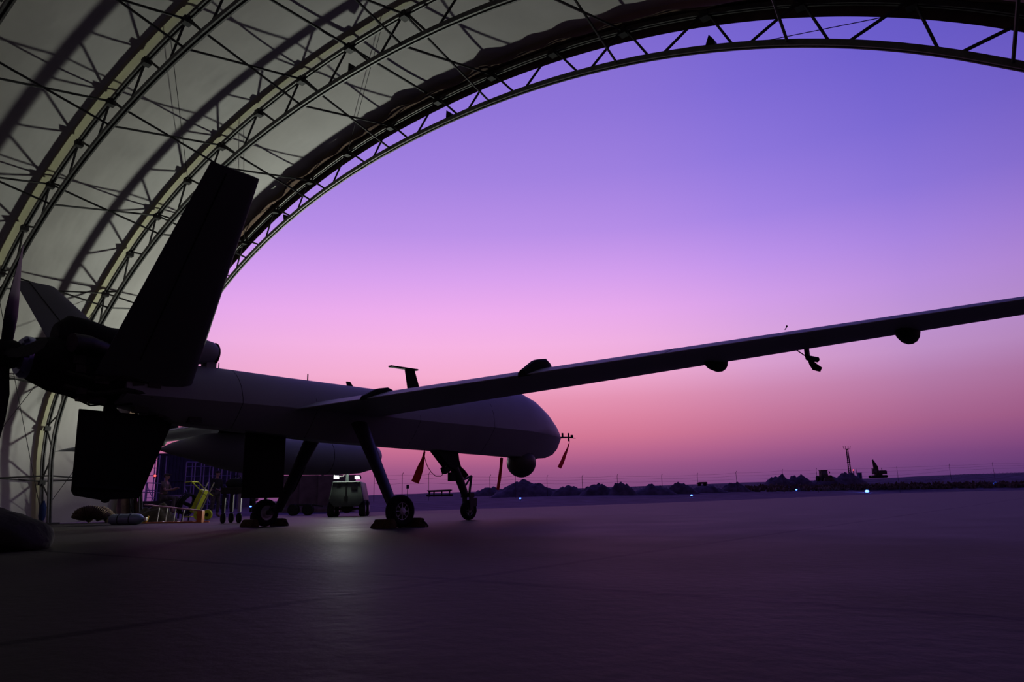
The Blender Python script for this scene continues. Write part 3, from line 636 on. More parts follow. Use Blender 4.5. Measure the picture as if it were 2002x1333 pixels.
# ------------------------------------------------------------------ light cart (the lamps that light the hangar)
def light_cart():
    Z = 22.0; c, _ = hit(682, 1009.5); rz = PSI+radians(6); zc = terrain(c.x, c.y) if c.x < -14.5 else 0
    c = Vector((c.x, c.y, zc)); t = thing('light_cart', 'grey-green wheeled floodlight cart with glaring white lamps on the apron', 'light cart', c, rz)
    S = 1.0; T = lambda x, y, z: Vector((x, y, z)); K = lambda o: local(t, o)
    mb = MB(); prof = [(-.34, .28), (-.50, .46), (-.40, .94), (-.36, .98), (.36, .98), (.40, .94), (.50, .46), (.34, .28)]
    mb.loft([[T(x, y, z) for x, z in prof] for y in (-.75, .75)]); body = K(mb.build('body', M_TOWER, t, bevel=.02))
    K(MB().box((-.0, -.757, .68), (.045, .02, .46)).box((.22, -.757, .80), (.16, .02, .1)).box((-.2, -.757, .88), (.10, .02, .06)).box((.0, -.76, .50), (.10, .02, .12)).build('panel_slot', M_BLACK, body))
    K(MB().tube([(-.46, -.77, .50), (-.38, -.77, .96), (.38, -.77, .96), (.46, -.77, .50)], .018, 6).build('edge_trim', M_TOWER, t))
    for x, y in ((-.44, -.5), (.44, -.5), (-.44, .5), (.44, .5)):
        w_ = K(MB().lathe([(-.09, .10), (-.09, .19), (-.06, .22), (.06, .22), (.09, .19), (.09, .10)], (x, y, .22), (1, 0, 0), 24).build('wheel', M_TYRE, t))
        K(MB().lathe([(-.095, .02), (-.095, .10), (.095, .10), (.095, .02)], (x, y, .22), (1, 0, 0), 16).build('hub', M_RIM, w_))
    K(MB().box((0, .0, .34), (.75, 1.3, .06)).tube([(-.44, -.5, .22), (.44, -.5, .22)], .03, 6).tube([(-.44, .5, .22), (.44, .5, .22)], .03, 6).build('chassis', M_BLACK, t))
    K(MB().lathe([(-.12, .02), (-.12, .16), (.12, .16), (.12, .02)], (0, -.45, .26), (0, 1, 0), 18).build('spare_wheel', M_TYRE, t))
    K(MB().tube([(0, -.62, .34), (0, -.62, 1.35)], .05, 8).tube([(0, -.62, 1.35), (0, -.62, 1.75)], .038, 8).build('mast', M_TOWER, t))
    K(MB().tube([(-.42, -.62, 1.30), (.42, -.62, 1.30)], .022, 6).tube([(-.3, -.62, 1.30), (0, -.62, 1.45)], .015, 6).tube([(.3, -.62, 1.30), (0, -.62, 1.45)], .015, 6).build('lamp_bar', M_CHROME, t))
    for x, z, yaw in ((-.31, 1.12, .35), (-.12, 1.26, .1), (.14, 1.27, -.2), (.31, 1.10, -.4)):
        R = Matrix.Rotation(yaw, 3, 'Z') @ Matrix.Rotation(radians(20), 3, 'X')
        h = K(MB().box((x, -.66, z), (.16, .10, .10), R, .8).build('lamp_head', M_BLACK, t))
        K(MB().box(Vector((x, -.66, z))+R @ Vector((0, -.055, 0)), (.14, .012, .08), R).build('lamp_glass', M_LAMP, h))
    K(MB().tube([(-.45, -.70, 1.22), (-.30, -.72, 1.12), (-.1, -.72, 1.12), (-.02, -.70, 1.3)], .016, 6).build('cable', M_CHROME, t))
    return t, c
LCART, LC = light_cart()
def lamp(name, kind, loc, energy, col, **k):
    d = D.lights.new(name, kind); d.energy = energy; d.color = col
    for a, b in k.items(): setattr(d, a, b)
    o = D.objects.new(name, d); COL.objects.link(o); o.location = loc; return o
tocam = (Vector((2, -9, 0))-LC).normalized(); tocam.z = 0
lp_ = LC+tocam*.95+Vector((0, 0, 1.45))
s = lamp('floodlight_beam', 'SPOT', lp_, 1200, (.95, 1.0, .90), spot_size=radians(150), spot_blend=.42, shadow_soft_size=.22)
s.rotation_euler = (Vector((-6.5, -7, 9.5))-lp_).to_track_quat('-Z', 'Y').to_euler()

lamp('floodlight_spill', 'POINT', lp_+Vector((0, 0, .35)), 70, (.95, 1.0, .85), shadow_soft_size=.12)

# ------------------------------------------------------------------ people
def skin_mesh(nodes, edges, sub=2):
    me = D.meshes.new('tmp'); bm = bmesh.new(); idx = {}
    for k, (p, r) in nodes.items(): idx[k] = bm.verts.new(p)
    bm.verts.ensure_lookup_table()
    for a, b in edges: bm.edges.new((idx[a], idx[b]))
    bm.to_mesh(me); bm.free()
    o = D.objects.new('tmp', me); COL.objects.link(o)
    md = o.modifiers.new('s', 'SKIN'); md.use_smooth_shade = True; sv = me.skin_vertices[0].data
    for i, (k, (p, r)) in enumerate(nodes.items()):
        sv[i].radius = (r, r) if not isinstance(r, tuple) else r; sv[i].use_root = (i == 0)
    if sub: o.modifiers.new('u', 'SUBSURF').levels = sub
    dg = bpy.context.evaluated_depsgraph_get(); out = bpy.data.meshes.new_from_object(o.evaluated_get(dg)); bpy.data.objects.remove(o); D.meshes.remove(me)
    return out
def person(name, label, loc, rz, J, shirt, sleeve=True, cap=False):
    """J: joint positions in the person's own frame (facing +x, left = +y)"""
    t = thing(name, label, 'person', loc, rz, 'ground crew')
    def join(meshes, nm, material, parent):
        bm = bmesh.new()
        for me in meshes: bm.from_mesh(me)
        for f in bm.faces: f.smooth = True
        me = D.meshes.new(nm); bm.to_mesh(me); bm.free(); me.materials.append(material)
        o = D.objects.new(nm, me); COL.objects.link(o); o.parent = parent; return o
    N_ = {'pel': (J['pel'], .105), 'waist': (J['waist'], .10), 'chest': (J['chest'], .13), 'neckb': (J['neckb'], .075), 'neck': (J['neck'], .052), 'headl': (J['head']+Vector((.01, 0, -.05)), .072), 'headm': (J['head']+Vector((0, 0, .03)), .088), 'headt': (J['head']+Vector((-.01, 0, .095)), .065)}
    E_ = [('pel', 'waist'), ('waist', 'chest'), ('chest', 'neckb'), ('neckb', 'neck'), ('neck', 'headl'), ('headl', 'headm'), ('headm', 'headt')]
    for s_ in ('l', 'r'):
        for k, r in (('sh', .062), ('el', .042), ('wr', .030), ('ha', .036)): N_[k+s_] = (J[k+s_], r)
        for k, r in (('hip', .088), ('kn', .058), ('an', .042), ('he', .042), ('to', .032)): N_[k+s_] = (J[k+s_], r)
        E_ += [('chest', 'sh'+s_), ('sh'+s_, 'el'+s_), ('el'+s_, 'wr'+s_), ('wr'+s_, 'ha'+s_), ('pel', 'hip'+s_), ('hip'+s_, 'kn'+s_), ('kn'+s_, 'an'+s_), ('an'+s_, 'to'+s_)]
        N_.pop('he'+s_)
    parts = [skin_mesh(N_, E_, 2)]
    hd = J['head']; mb = MB()
    mb.ball(hd+Vector((.085, 0, .0)), (.022, .014, .024), 8, 6)            # nose
    mb.ball(hd+Vector((0, .083, .01)), (.02, .012, .03), 8, 6); mb.ball(hd+Vector((0, -.083, .01)), (.02, .012, .03), 8, 6)   # ears
    mb.ball(hd+Vector((.078, 0, -.045)), (.012, .024, .008), 8, 6)         # lips
    mb.ball(hd+Vector((.074, .03, .025)), (.012, .014, .008), 8, 6); mb.ball(hd+Vector((.074, -.03, .025)), (.012, .014, .008), 8, 6)
    for s_, sg in (('l', 1), ('r', -1)):                                   # five fingers, rooted inside each palm
        h = J['ha'+s_]; d = (J['ha'+s_]-J['wr'+s_]).normalized(); side = d.cross(Vector((0, 0, 1)));
        if side.length < .1: side = Vector((1, 0, 0))
        side.normalize(); dn = d.cross(side)*(1 if d.cross(side).z < 0 else -1)
        for i, ln in enumerate((.072, .082, .078, .06)):
            b = h+side*(.027-.018*i)-d*.01; mb.tube([b, b+d*ln*.45, b+d*ln*.75+dn*ln*.25, b+d*ln*.8+dn*ln*.5], [.0095, .009, .0085, .006], 6)
        b = h+side*.03-d*.03; mb.tube([b, b+side*.03+d*.02, b+side*.03+d*.05+dn*.015], [.012, .011, .008], 6)
    me = D.meshes.new('tmp2'); mb.bm.to_mesh(me); mb.bm.free(); parts.append(me)
    join(parts, 'body', M_SKIN, t)
    # clothes grown over the same joints
    NS = {'a': (J['pel']+Vector((0, 0, .02)), .135), 'b': (J['waist'], .128), 'c': (J['chest'], .152), 'd': (J['neckb']-Vector((0, 0, .02)), .085)}
    ES = [('a', 'b'), ('b', 'c'), ('c', 'd')]
    for s_ in ('l', 'r'):
        e_ = J['el'+s_] if sleeve else J['sh'+s_].lerp(J['el'+s_], .8)
        NS['s'+s_] = (J['sh'+s_], .078); NS['e'+s_] = (e_, .056); ES += [('c', 's'+s_), ('s'+s_, 'e'+s_)]
        if sleeve: NS['w'+s_] = (J['el'+s_].lerp(J['wr'+s_], .9), .040); ES.append(('e'+s_, 'w'+s_))
    join([skin_mesh(NS, ES)], 'shirt', shirt, t)
    NS = {'a': (J['pel'], .130)}; ES = []
    for s_ in ('l', 'r'):
        NS['h'+s_] = (J['hip'+s_], .108); NS['k'+s_] = (J['kn'+s_], .076); NS['n'+s_] = (J['an'+s_]+Vector((0, 0, .06)), .062); ES += [('a', 'h'+s_), ('h'+s_, 'k'+s_), ('k'+s_, 'n'+s_)]
    join([skin_mesh(NS, ES)], 'trousers', M_TROU, t)
    for s_ in ('l', 'r'):
        join([skin_mesh({'a': (J['an'+s_]+Vector((0, 0, .10)), .056), 'b': (J['an'+s_], .058), 'c': (J['an'+s_].lerp(J['to'+s_], .5)-Vector((0, 0, .0)), .05), 'd': (J['to'+s_], .042)}, [('a', 'b'), ('b', 'c'), ('c', 'd')])], 'boot', M_BOOT, t)
    mb = MB(); mb.ball(hd+Vector((-.018, 0, .045)), (.098, .092, .088), 18, 12)
    if cap: mb.box(hd+Vector((.09, 0, .075)), (.10, .13, .012))
    local(t, mb.build('cap' if cap else 'hair', M_OLIVE if cap else M_HAIR, t))
    return t
def J_(d): return {k: Vector(v) for k, v in d.items()}
RZ_R = PSI          # facing along the picture's right
# seated, facing right, hands together in front
cs_ = at(316, 1012, 24); SB = Vector((cs_.x, cs_.y, 0)); SB.z = terrain(SB.x, SB.y) if SB.x < -14.5 else 0
sit = J_(dict(pel=(0, 0, .76), waist=(.02, 0, .92), chest=(.04, 0, 1.12), neckb=(.05, 0, 1.28), neck=(.065, 0, 1.34), head=(.085, 0, 1.44),
    shl=(.05, .17, 1.22), ell=(.16, .22, .98), wrl=(.38, .10, 1.02), hal=(.46, .06, 1.06), shr=(.05, -.17, 1.22), elr=(.16, -.22, .98), wrr=(.38, -.10, 1.02), har=(.46, -.05, 1.07),
    hipl=(.05, .10, .74), knl=(.46, .13, .73), anl=(.44, .13, .28), hel=(.40, .13, .2), tol=(.60, .14, .22), hipr=(.05, -.10, .74), knr=(.46, -.13, .73), anr=(.42, -.13, .28), her=(.40, -.13, .2), tor=(.58, -.14, .22)))
person('person', 'person in a cap seated on the dark maintenance stand, hands held together', SB+RT0*-.02, RZ_R, sit, M_SHIRT, sleeve=False, cap=True)
ps_ = at(418, 1012, 26.5); PB = Vector((ps_.x, ps_.y, terrain(ps_.x, ps_.y) if ps_.x < -14.5 else 0))
std = J_(dict(pel=(0, 0, .95), waist=(.0, 0, 1.08), chest=(.02, 0, 1.29), neckb=(.03, 0, 1.46), neck=(.04, 0, 1.52), head=(.06, 0, 1.63),
    shl=(.02, .18, 1.40), ell=(.05, .23, 1.12), wrl=(.26, .16, 1.02), hal=(.33, .13, 1.0), shr=(.02, -.18, 1.40), elr=(.05, -.23, 1.12), wrr=(.27, -.16, 1.04), har=(.35, -.14, 1.03),
    hipl=(0, .10, .92), knl=(.05, .12, .50), anl=(.0, .13, .10), hel=(0, .13, .05), tol=(.17, .15, .05), hipr=(0, -.10, .92), knr=(.03, -.13, .50), anr=(-.04, -.15, .10), her=(0, -.13, .05), tor=(.12, -.18, .05)))
person('person', 'short-haired person in dark clothes standing behind the rolling work table', PB, RZ_R-.5, std, M_SHIRTD)

# ------------------------------------------------------------------ maintenance clutter on the left
def frame(px, py, Z):      # floor point under a bearing, with the picture's right as local x
    p = at(px, py, Z); z = terrain(p.x, p.y) if p.x < -14.5 else 0
    return Vector((p.x, p.y, z))
# stand with guard rails that the seated person rests on
B = frame(308, 1012, 24.2)
t = thing('maintenance_stand', 'low dark maintenance stand with pale guard rails at its left end', 'stand', B, PSI)
K = lambda o: local(t, o)
K(MB().box((.0, 0, .60), (1.25, .7, .07)).build('platform', M_DARKWOOD, t, bevel=.008))
K(MB().box((.0, -.33, .50), (1.25, .03, .14)).build('skirt_board', M_DARKWOOD, t))
for x in (-.58, -.2, .2, .58):
    for y in (-.28, .28): K(MB().tube([(x, y, 0), (x, y, .58)], .03, 6).build('leg', M_DARKWOOD, t))
for x, y in ((-.62, -.32), (-.62, .32), (-.50, -.32)): K(MB().tube([(x, y, .58), (x, y, 1.28)], .018, 6).build('rail_post', M_STAND, t))
for z in (1.27, .95): K(MB().tube([(-.62, -.32, z), (-.62, .32, z), (-.05, .32, z-.04)], .018, 6).build('guard_rail', M_STAND, t))
# lime hand truck
B, _ = onfloor(385, 1017); B.z = 0
t = thing('hand_truck', 'lime yellow two-wheeled hand truck tilted back beside the stepladder', 'hand truck', B, PSI)
K = lambda o: local(t, o); lean = Vector((.38, 0, .92)).normalized()
for y in (-.2, .2):
    a = Vector((-.02, y, .2)); K(MB().tube([a, a+lean*.62, a+lean*.80, a+lean*.88+Vector((.0, 0, .0))], .018, 8).build('side_rail', M_CHROME, t))
K(MB().tube([Vector((-.32, -.2, 1.02)), Vector((-.14, -.2, 1.04)), Vector((.20, -.2, .72)), Vector((.30, -.2, .66))], .016, 8).tube([Vector((-.32, .2, 1.02)), Vector((-.14, .2, 1.04)), Vector((.20, .2, .72)), Vector((.30, .2, .66))], .016, 8).tube([(-.14, -.2, 1.04), (-.14, .2, 1.04)], .014, 6).build('handle', M_LIME, t))
a0 = Vector((-.10, 0, .22)); R = Matrix.Rotation(atan2(lean.x, lean.z), 3, 'Y')
K(MB().box(a0+lean*.32, (.12, .36, .66), R).build('back_plate', M_LIME, t, bevel=.03))
K(MB().box((-.22, 0, .10), (.26, .36, .03)).tube([(-.12, -.19, .34), (.05, -.19, .1)], .014, 6).build('toe_plate', M_LIME, t))
for y in (-.27, .27):
    w_ = K(MB().lathe([(-.035, .06), (-.035, .13), (0, .145), (.035, .13), (.035, .06)], (.16, y, .145), (0, 1, 0), 24).build('wheel', M_LIME, t))
    K(MB().lathe([(-.045, .01), (-.045, .05), (.045, .05), (.045, .01)], (.16, y, .145), (0, 1, 0), 12).build('hub', M_BLACK, w_))
t2 = thing('cable_reel', 'black coiled hose reel resting against the lime hand truck', 'reel', B+RT0*-.28+Vector((0, 0, .0)), PSI)
K2 = lambda o: local(t2, o)
ax = Vector((.95, -.25, -.36)).normalized(); cc = Vector((-.02, -.02, .44))
mb = MB()
for i in range(5): mb.torus(cc+ax*(.03*i-.06), ax, .27-.015*(i % 2), .024, 30, 6)
K2(mb.build('hose', M_BLKCL, t2)); K2(MB().torus(cc-ax*.09, ax, .30, .012, 30, 6).torus(cc+ax*.09, ax, .30, .012, 30, 6).build('reel_rim', M_BLACK, t2))
K2(MB().tube([cc-ax*.1, cc+ax*.1], .05, 10).build('core', M_BLACK, t2)); K2(MB().tube([cc+Vector((0, -.15, -.1)), Vector((-.05, -.2, .0))], .016, 6).tube([cc+Vector((0, .15, -.1)), Vector((-.05, .2, 0))], .016, 6).build('foot', M_BLACK, t2))
# stepladder lying on its side
A, za = onfloor(280, 1023.5); E_, ze = onfloor(396, 1021.5); A.z = E_.z = 0
dr = (E_-A); ln = dr.length; rz = atan2(dr.y, dr.x)
t = thing('stepladder', 'orange stepladder with metal rungs lying on its edge on the floor', 'ladder', A, rz); K = lambda o: local(t, o)
K(MB().box((ln/2, 0, .018), (ln, .08, .03)).build('lower_rail', M_ORANGE, t))
K(MB().loft([[Vector((x, y, z+d)) for y, d in ((-.04, -.014), (.04, -.014), (.04, .014), (-.04, .014))] for x, z in ((0, .43), (ln, .26))]).build('upper_rail', M_PINKALU, t))
for f in (.22, .36, .50, .645): K(MB().tube([(ln*f+.02, 0, .03), (ln*f+.0+.05, 0, .43-.17*f-.01)], .012, 6).build('rung', M_CHROME, t))
K(MB().box((ln-.06, 0, .14), (.13, .10, .24)).build('top_cap', M_ORANGE, t)); K(MB().tube([(-.04, 0, .02), (.06, 0, .03), (.10, 0, .08), (.12, 0, .17)], .018, 6).box((-.02, 0, .02), (.14, .1, .03)).build('foot', M_YEL, t))
for f in (.3, .55, .8): K(MB().tube([(ln*f, .30, .012), (ln*f, .05, .03)], .012, 6).build('rear_brace', M_CHROME, t))
K(MB().box((ln*.5, .31, .012), (ln*.95, .03, .024)).build('rear_rail', M_ORANGE, t))
# rolling work table
A, _ = onfloor(430, 1023); E_, _ = onfloor(490, 1018); A.z = E_.z = 0
TB = A+RT0*.38+Vector((-.1, .2, 0))
t = thing('work_table', 'dark rolling work table on large castors beside the far main wheel', 'table', TB, PSI); K = lambda o: local(t, o)
K(MB().box((0, 0, .72), (.86, .55, .05)).box((0, -.25, .66), (.86, .04, .10)).box((0, .25, .66), (.86, .04, .10)).build('tabletop', M_DARKWOOD, t, bevel=.006))
for x, y in ((-.37, -.22), (-.03, -.22), (.27, -.22), (-.37, .22), (.37, .22)):
    g = K(MB().box((x, y, .44), (.06, .06, .44)).build('leg', M_STAND if x == -.03 else M_DARKWOOD, t))
    K(MB().lathe([(-.035, .03), (-.035, .09), (-.02, .105), (.02, .105), (.035, .09), (.035, .03)], (x, y, .105), (.8, .6, 0), 24).build('castor', M_TYRE, g))
for i, (dx, dy, sz, lb) in enumerate(((-.20, .0, (.17, .2, .14), 'dark equipment bag at the left end of the rolling table'), (.22, .02, (.2, .18, .12), 'dark equipment bag at the right end of the rolling table'))):
    c = TB+RT0*dx+Vector((0, dy, .745+.005)); mb = MB(); loops = []
    for k in range(9):
        f = k/8; r = sqrt(max(.03, 1-(2*f-1)**4)); loops.append([c+RT0*(sz[0]*(2*f-1))+Vector((0, 1, 0))*sz[1]*r*cos(a)*.8+Vector((0, 0, max(0, sz[2]*(.55+r*sin(a)*.9*(1+.2*noise.noise(Vector((f*4, a, i)))))))) for a in [2*pi*q/14 for q in range(14)]])
    b_ = thing('equipment_bag', lb, 'bag', c, 0, 'bags on the rolling table'); mb.loft(loops).build('bag_shell', M_OLIVE if i else M_BLKCL, b_)
    MB().tube([c+RT0*-.09+Vector((0, 0, sz[2]*1.1)), c+RT0*-.05+Vector((0, 0, sz[2]*1.1+.09)), c+RT0*.05+Vector((0, 0, sz[2]*1.1+.09)), c+RT0*.09+Vector((0, 0, sz[2]*1.1))], .012, 6).build('carry_handle', M_BLKCL, b_)
# ribbed air duct coiled on the floor
A, _ = onfloor(183, 1027); A.z = 0; A += Vector((-.12, .12, 0))-RT0*.14
t = thing('air_duct', 'tan ribbed fabric air duct coiled on the floor by the hangar wall', 'duct', A, PSI)
def ribbed(pts, r, nm, m_, par, rib=.012, freq=5):
    P_ = [Vector(p) for p in pts]; fine = []
    for i in range(len(P_)-1):
        p0, p1, p2, p3_ = P_[max(0, i-1)], P_[i], P_[i+1], P_[min(len(P_)-1, i+2)]
        for q in range(10):
            u = q/10; fine.append(.5*((2*p1)+(-p0+p2)*u+(2*p0-5*p1+4*p2-p3_)*u*u+(-p0+3*p1-3*p2+p3_)*u**3))
    fine.append(P_[-1]); return MB().tube(fine, [r+rib*(1 if i % 2 else -1) for i in range(len(fine))], 16).build(nm, m_, par, thr=70)
local(t, ribbed([(-.24, -.1, .15), (-.20, -.1, .24), (-.08, -.05, .29), (.07, 0, .28), (.18, .05, .22), (.22, .08, .15)], .14, 'duct_loop', M_DUCT, t))
local(t, ribbed([(-.26, .2, .13), (-.12, .25, .26), (.08, .3, .28), (.26, .3, .13)], .12, 'duct_loop', M_DUCT, t))
local(t, MB().torus((.222, .08, .14), (.3, .1, -1), .135, .014, 24, 6).build('end_ring', M_BLACK, t))
# gas bottle and heaped canvas
A, _ = onfloor(245, 1026); A.z = 0
t = thing('gas_cylinder', 'grey-blue gas cylinder lying on the floor left of the stepladder', 'cylinder', A+Vector((-.1, .12, 0))-RT0*.07, PSI-.1)
local(t, MB().lathe([(0, .02), (.01, .09), (.06, .115), (.62, .118), (.70, .105), (.76, .06), (.80, .03)], (-.38, 0, .118), (1, 0, 0), 24).build('tank', M_CYL, t))
local(t, MB().tube([(.40, 0, .118), (.48, 0, .118)], .028, 8).box((.46, 0, .118), (.04, .07, .07)).build('valve', M_CHROME, t)); local(t, MB().torus((.12, 0, .118), (1, 0, 0), .119, .008, 24, 6).torus((-.15, 0, .118), (1, 0, 0), .119, .008, 24, 6).build('band', M_BLACK, t))
def heap(name, label, cat, c, rx, ry, h, m_, seed, rz=0, n=34):
    mb = MB(); rows = []
    for i in range(n+1):
        row = []
        for j in range(n+1):
            u, v = 2*i/n-1, 2*j/n-1; r = sqrt(u*u+v*v); k = max(0, 1-r**2.6)
            nz_ = noise.noise(Vector((u*1.7+seed, v*1.7, seed)))*.45+noise.noise(Vector((u*4+seed, v*4, 3)))*.22
            z = h*k*(.85+nz_)
            p = Matrix.Rotation(rz, 3, 'Z') @ Vector((u*rx, v*ry, max(0, z))); row.append(mb.bm.verts.new(Vector(c)+p))
        rows.append(row)
    for a, b in zip(rows, rows[1:]):
        for j in range(n): mb.bm.faces.new((a[j], b[j], b[j+1], a[j+1]))
    o = mb.build(name, m_, None, thr=70); return tag(o, label, cat)
A, _ = onfloor(262, 1022); A.z = 0
heap('canvas_heap', 'crumpled olive canvas heaped behind the gas cylinder', 'canvas', A+Vector((-.55, .75, .0)), .62, .4, .46, M_OLIVE, 4, PSI)
A = at(20, 1078, 6.2); A.z = 0
def tarp():
    c, zz = onfloor(28, 1080); c.z = 0; c = c+FW*.35-RT0*.36; c.z = 0
    mb = MB(); loops = []
    for k in range(25):
        f = k/24; x = -1.0+1.36*f; hh = .54 if f < .3 else .54-.36*((f-.3)/.7)**.9; hh = hh if f < .93 else hh*(1-(f-.93)*9)
        wd = .38*(1 if f < .8 else sqrt(max(.02, 1-((f-.8)/.21)**2)))
        lp = []
        for q in range(26):
            a = 2*pi*q/26; n_ = 1+.10*noise.noise(Vector((f*5, cos(a)*1.6, sin(a)*1.6)))+.05*noise.noise(Vector((f*14, cos(a)*4, sin(a)*4)))
            ca, sa = cos(a), sin(a); sh = (abs(ca)**.7*math.copysign(1, ca), abs(sa)**.7*math.copysign(1, sa))
            lp.append(c+RT0*x+Vector((-sin(PSI), cos(PSI), 0))*wd*sh[0]*n_+Vector((0, 0, max(.002, hh*.5*(1+sh[1]*n_)))))
        loops.append(lp)
    o = mb.loft(loops).build('tarp_bundle', M_TARP, None, thr=70)
    return tag(o, 'dark tarpaulin bundle lying in the left foreground of the floor', 'tarpaulin')
tarp()
# bags hung on the second truss leg
q = CI(.9); y2 = W1-SPC
def hung(name, label, c, w_, h_, d_, m_, seed):
    t = thing(name, label, 'bag', c, 0); loops = []
    for k in range(13):
        f = k/12; r = (.35+.65*smooth(f, 0, .35))*(1-.25*smooth(f, .8, 1)); z = c.z+h_*(1-f)
        loops.append([Vector((c.x, c.y, z))+RT0*w_*r*cos(a)*(1+.12*noise.noise(Vector((f*5, a, seed))))+Vector((-sin(PSI), cos(PSI), 0))*d_*r*sin(a) for a in [2*pi*k2/16 for k2 in range(16)]])
    MB().loft(loops).build('sack', m_, t, thr=60)
    MB().tube([c+Vector((0, 0, h_*.96)), c+Vector((.02, .0, h_+.10))], .012, 6).build('strap', M_CHROME if seed == 1 else M_BLKCL, t)
hb = at(81, 1016, 18.4); hung('nylon_bag', 'blue nylon bag hanging on the foot of the second truss', Vector((hb.x, hb.y, .10)), .085, .50, .07, M_BLUE, 1)
hb = at(70, 1016, 18.6); hung('nylon_bag', 'black nylon bag hanging just left of the blue bag', Vector((hb.x, hb.y, .16)), .09, .42, .07, M_BLKCL, 2)

# ------------------------------------------------------------------ yard behind the hangar's left side
def slab(px, i, Z):
    p = frame(px, 995, Z); t = thing('barrier_wall', '', 'barrier', p, PSI+.12, 'tan barrier walls'); K = lambda o: local(t, o)
    o = K(MB().loft([[Vector((x, y, z)) for x, z in ((-.47, 0), (.47, 0), (.47, 1.86), (-.47, 1.86))] for y in (-.12, .12)]).build('panel', M_TAN, t, bevel=.015))
    K(MB().loft([[Vector((x, y, z)) for y, z in ((-.42, 0), (.42, 0), (.40, .16), (.13, .34), (-.13, .34), (-.40, .16))] for x in (-.47, .47)]).build('foot', M_TAN, t)); return t
for i, px in enumerate((566, 602.5, 639, 675.5)):
    slab(px, i, 36)['label'] = ['tan concrete barrier wall, leftmost, behind the far gear leg', 'tan concrete barrier wall just right of the far gear leg', 'tan concrete barrier wall just left of the floodlight cart', 'tan concrete barrier wall directly behind the floodlight cart'][i]
# low trolley in front of them
p = frame(588, 1004, 25); t = thing('equipment_trolley', 'low dark four-wheeled trolley in front of the tan barriers', 'trolley', p, PSI+.2); K = lambda o: local(t, o)
K(MB().box((0, 0, .36), (.75, .55, .06)).build('deck', M_BLACK, t, bevel=.01))
for x, y in ((-.25, -.25), (.25, -.25), (-.25, .25), (.25, .25)): K(MB().lathe([(-.06, .05), (-.06, .17), (-.03, .2), (.03, .2), (.06, .17), (.06, .05)], (x, y, .2), (.3, 1, 0), 22).build('wheel', M_TYRE, t))
K(MB().tube([(.37, 0, .36), (.75, 0, .30)], .025, 6).build('tow_bar', M_BLACK, t))
# dark container and scaffolds
p = frame(385, 990, 47); t = thing('shipping_container', 'large dark navy container block behind the scaffolding', 'container', p, PSI); K = lambda o: local(t, o)
K(MB().box((-.2, 1.3, 1.85), (5.6, 2.4, 3.7)).build('shell', M_CONT, t))
mb = MB()
for i in range(24): mb.box((-2.9+i*.235, .09, 1.85), (.10, .04, 3.5))
K(mb.build('corrugation', M_CONT, t)); K(MB().box((-.2, .07, 3.66), (5.6, .06, .10)).box((-.2, .07, .06), (5.6, .06, .12)).box((-.2, .07, 1.86), (5.6, .06, .12)).build('rail', M_CONT, t))
def scaffold(name, label, x0, x1, n, ytop, Z, dz):
    p = frame((x0+x1)/2, 1000, Z); t = thing(name, label, 'scaffold', p, PSI, 'scaffold towers'); K = lambda o: local(t, o)
    wd = (x1-x0)/FPX*Z; eye = 980-.0212*((x0+x1)/2-1007); top = (eye-ytop)/FPX*Z+CAM.z-p.z
    xs_ = [-wd/2+wd*i/n for i in range(n+1)]
    for x in xs_:
        for y in (0, .8): K(MB().tube([(x, y, 0), (x, y, top)], .03, 6).build('standard', M_SCAF, t))
    z = .4
    while z < top:
        K(MB().tube([(-wd/2, 0, z), (wd/2, 0, z)], .022, 6).build('ledger', M_SCAF, t)); z += dz
    for i in range(n): K(MB().tube([(xs_[i], 0, .4 if i % 2 else top*.5), (xs_[i+1], 0, top*.5 if i % 2 else .4)], .018, 6).build('diagonal', M_SCAF, t))
    K(MB().tube([(-wd/2, .0, top), (wd/2, 0, top-.12)], .03, 6).build('top_rail', M_SCAF, t)); return t
scaffold('scaffold_tower', 'narrow ladder-like scaffold tower left of the container block', 281, 303, 1, 891, 40, .42)
scaffold('scaffold_tower', 'wide purple-tinted scaffold in front of the container block', 357, 446, 5, 903, 41, .55)
p = frame(352, 1000, 40); t = thing('crate', 'pale square crate at the foot of the wide scaffold', 'crate', p, PSI); K = lambda o: local(t, o)
K(MB().box((0, 0, .48), (.95, .7, .9)).build('box', M_STAND, t, bevel=.01)); K(MB().box((0, -.36, .9), (.97, .03, .08)).box((0, -.36, .06), (.97, .03, .08)).box((0, -.36, .48), (.08, .03, .9)).build('batten', M_STAND, t)); K(MB().box((0, 0, .95), (.99, .74, .05)).build('lid', M_STAND, t))
p = at(303, 930, 39.6); t = thing('warning_light', 'small glowing red warning lamp on the narrow scaffold tower', 'light', p)
MB().ball(p, .06, 12, 8).build('lens', M_REDL, t); MB().tube([p-Vector((0, 0, .13)), p-Vector((0, 0, .04))], .03, 8).build('socket', M_BLACK, t)
# dark car
p = frame(460, 1000, 58); t = thing('parked_car', 'dark car parked beyond the rolling work table', 'car', p, PSI); K = lambda o: local(t, o)
prof = [(-1.5, .35), (-1.55, .62), (-1.2, .82), (-.75, .92), (-.35, 1.32), (.55, 1.32), (1.0, .95), (1.5, .85), (1.6, .55), (1.55, .35)]
K(MB().loft([[Vector((x, y, z if z < .95 else z)) for x, z in prof] for y in (-.75, .75)]).build('body', M_CAR, t, bevel=.05))
for x in (-.95, 1.0):
    for y in (-.72, .72): K(MB().lathe([(-.1, .12), (-.1, .28), (-.06, .31), (.06, .31), (.1, .28), (.1, .12)], (x, y, .31), (0, 1, 0), 22).build('wheel', M_TYRE, t))
K(MB().box((.1, -.755, 1.1), (.9, .02, .28)).build('side_window', M_MACHG, t))

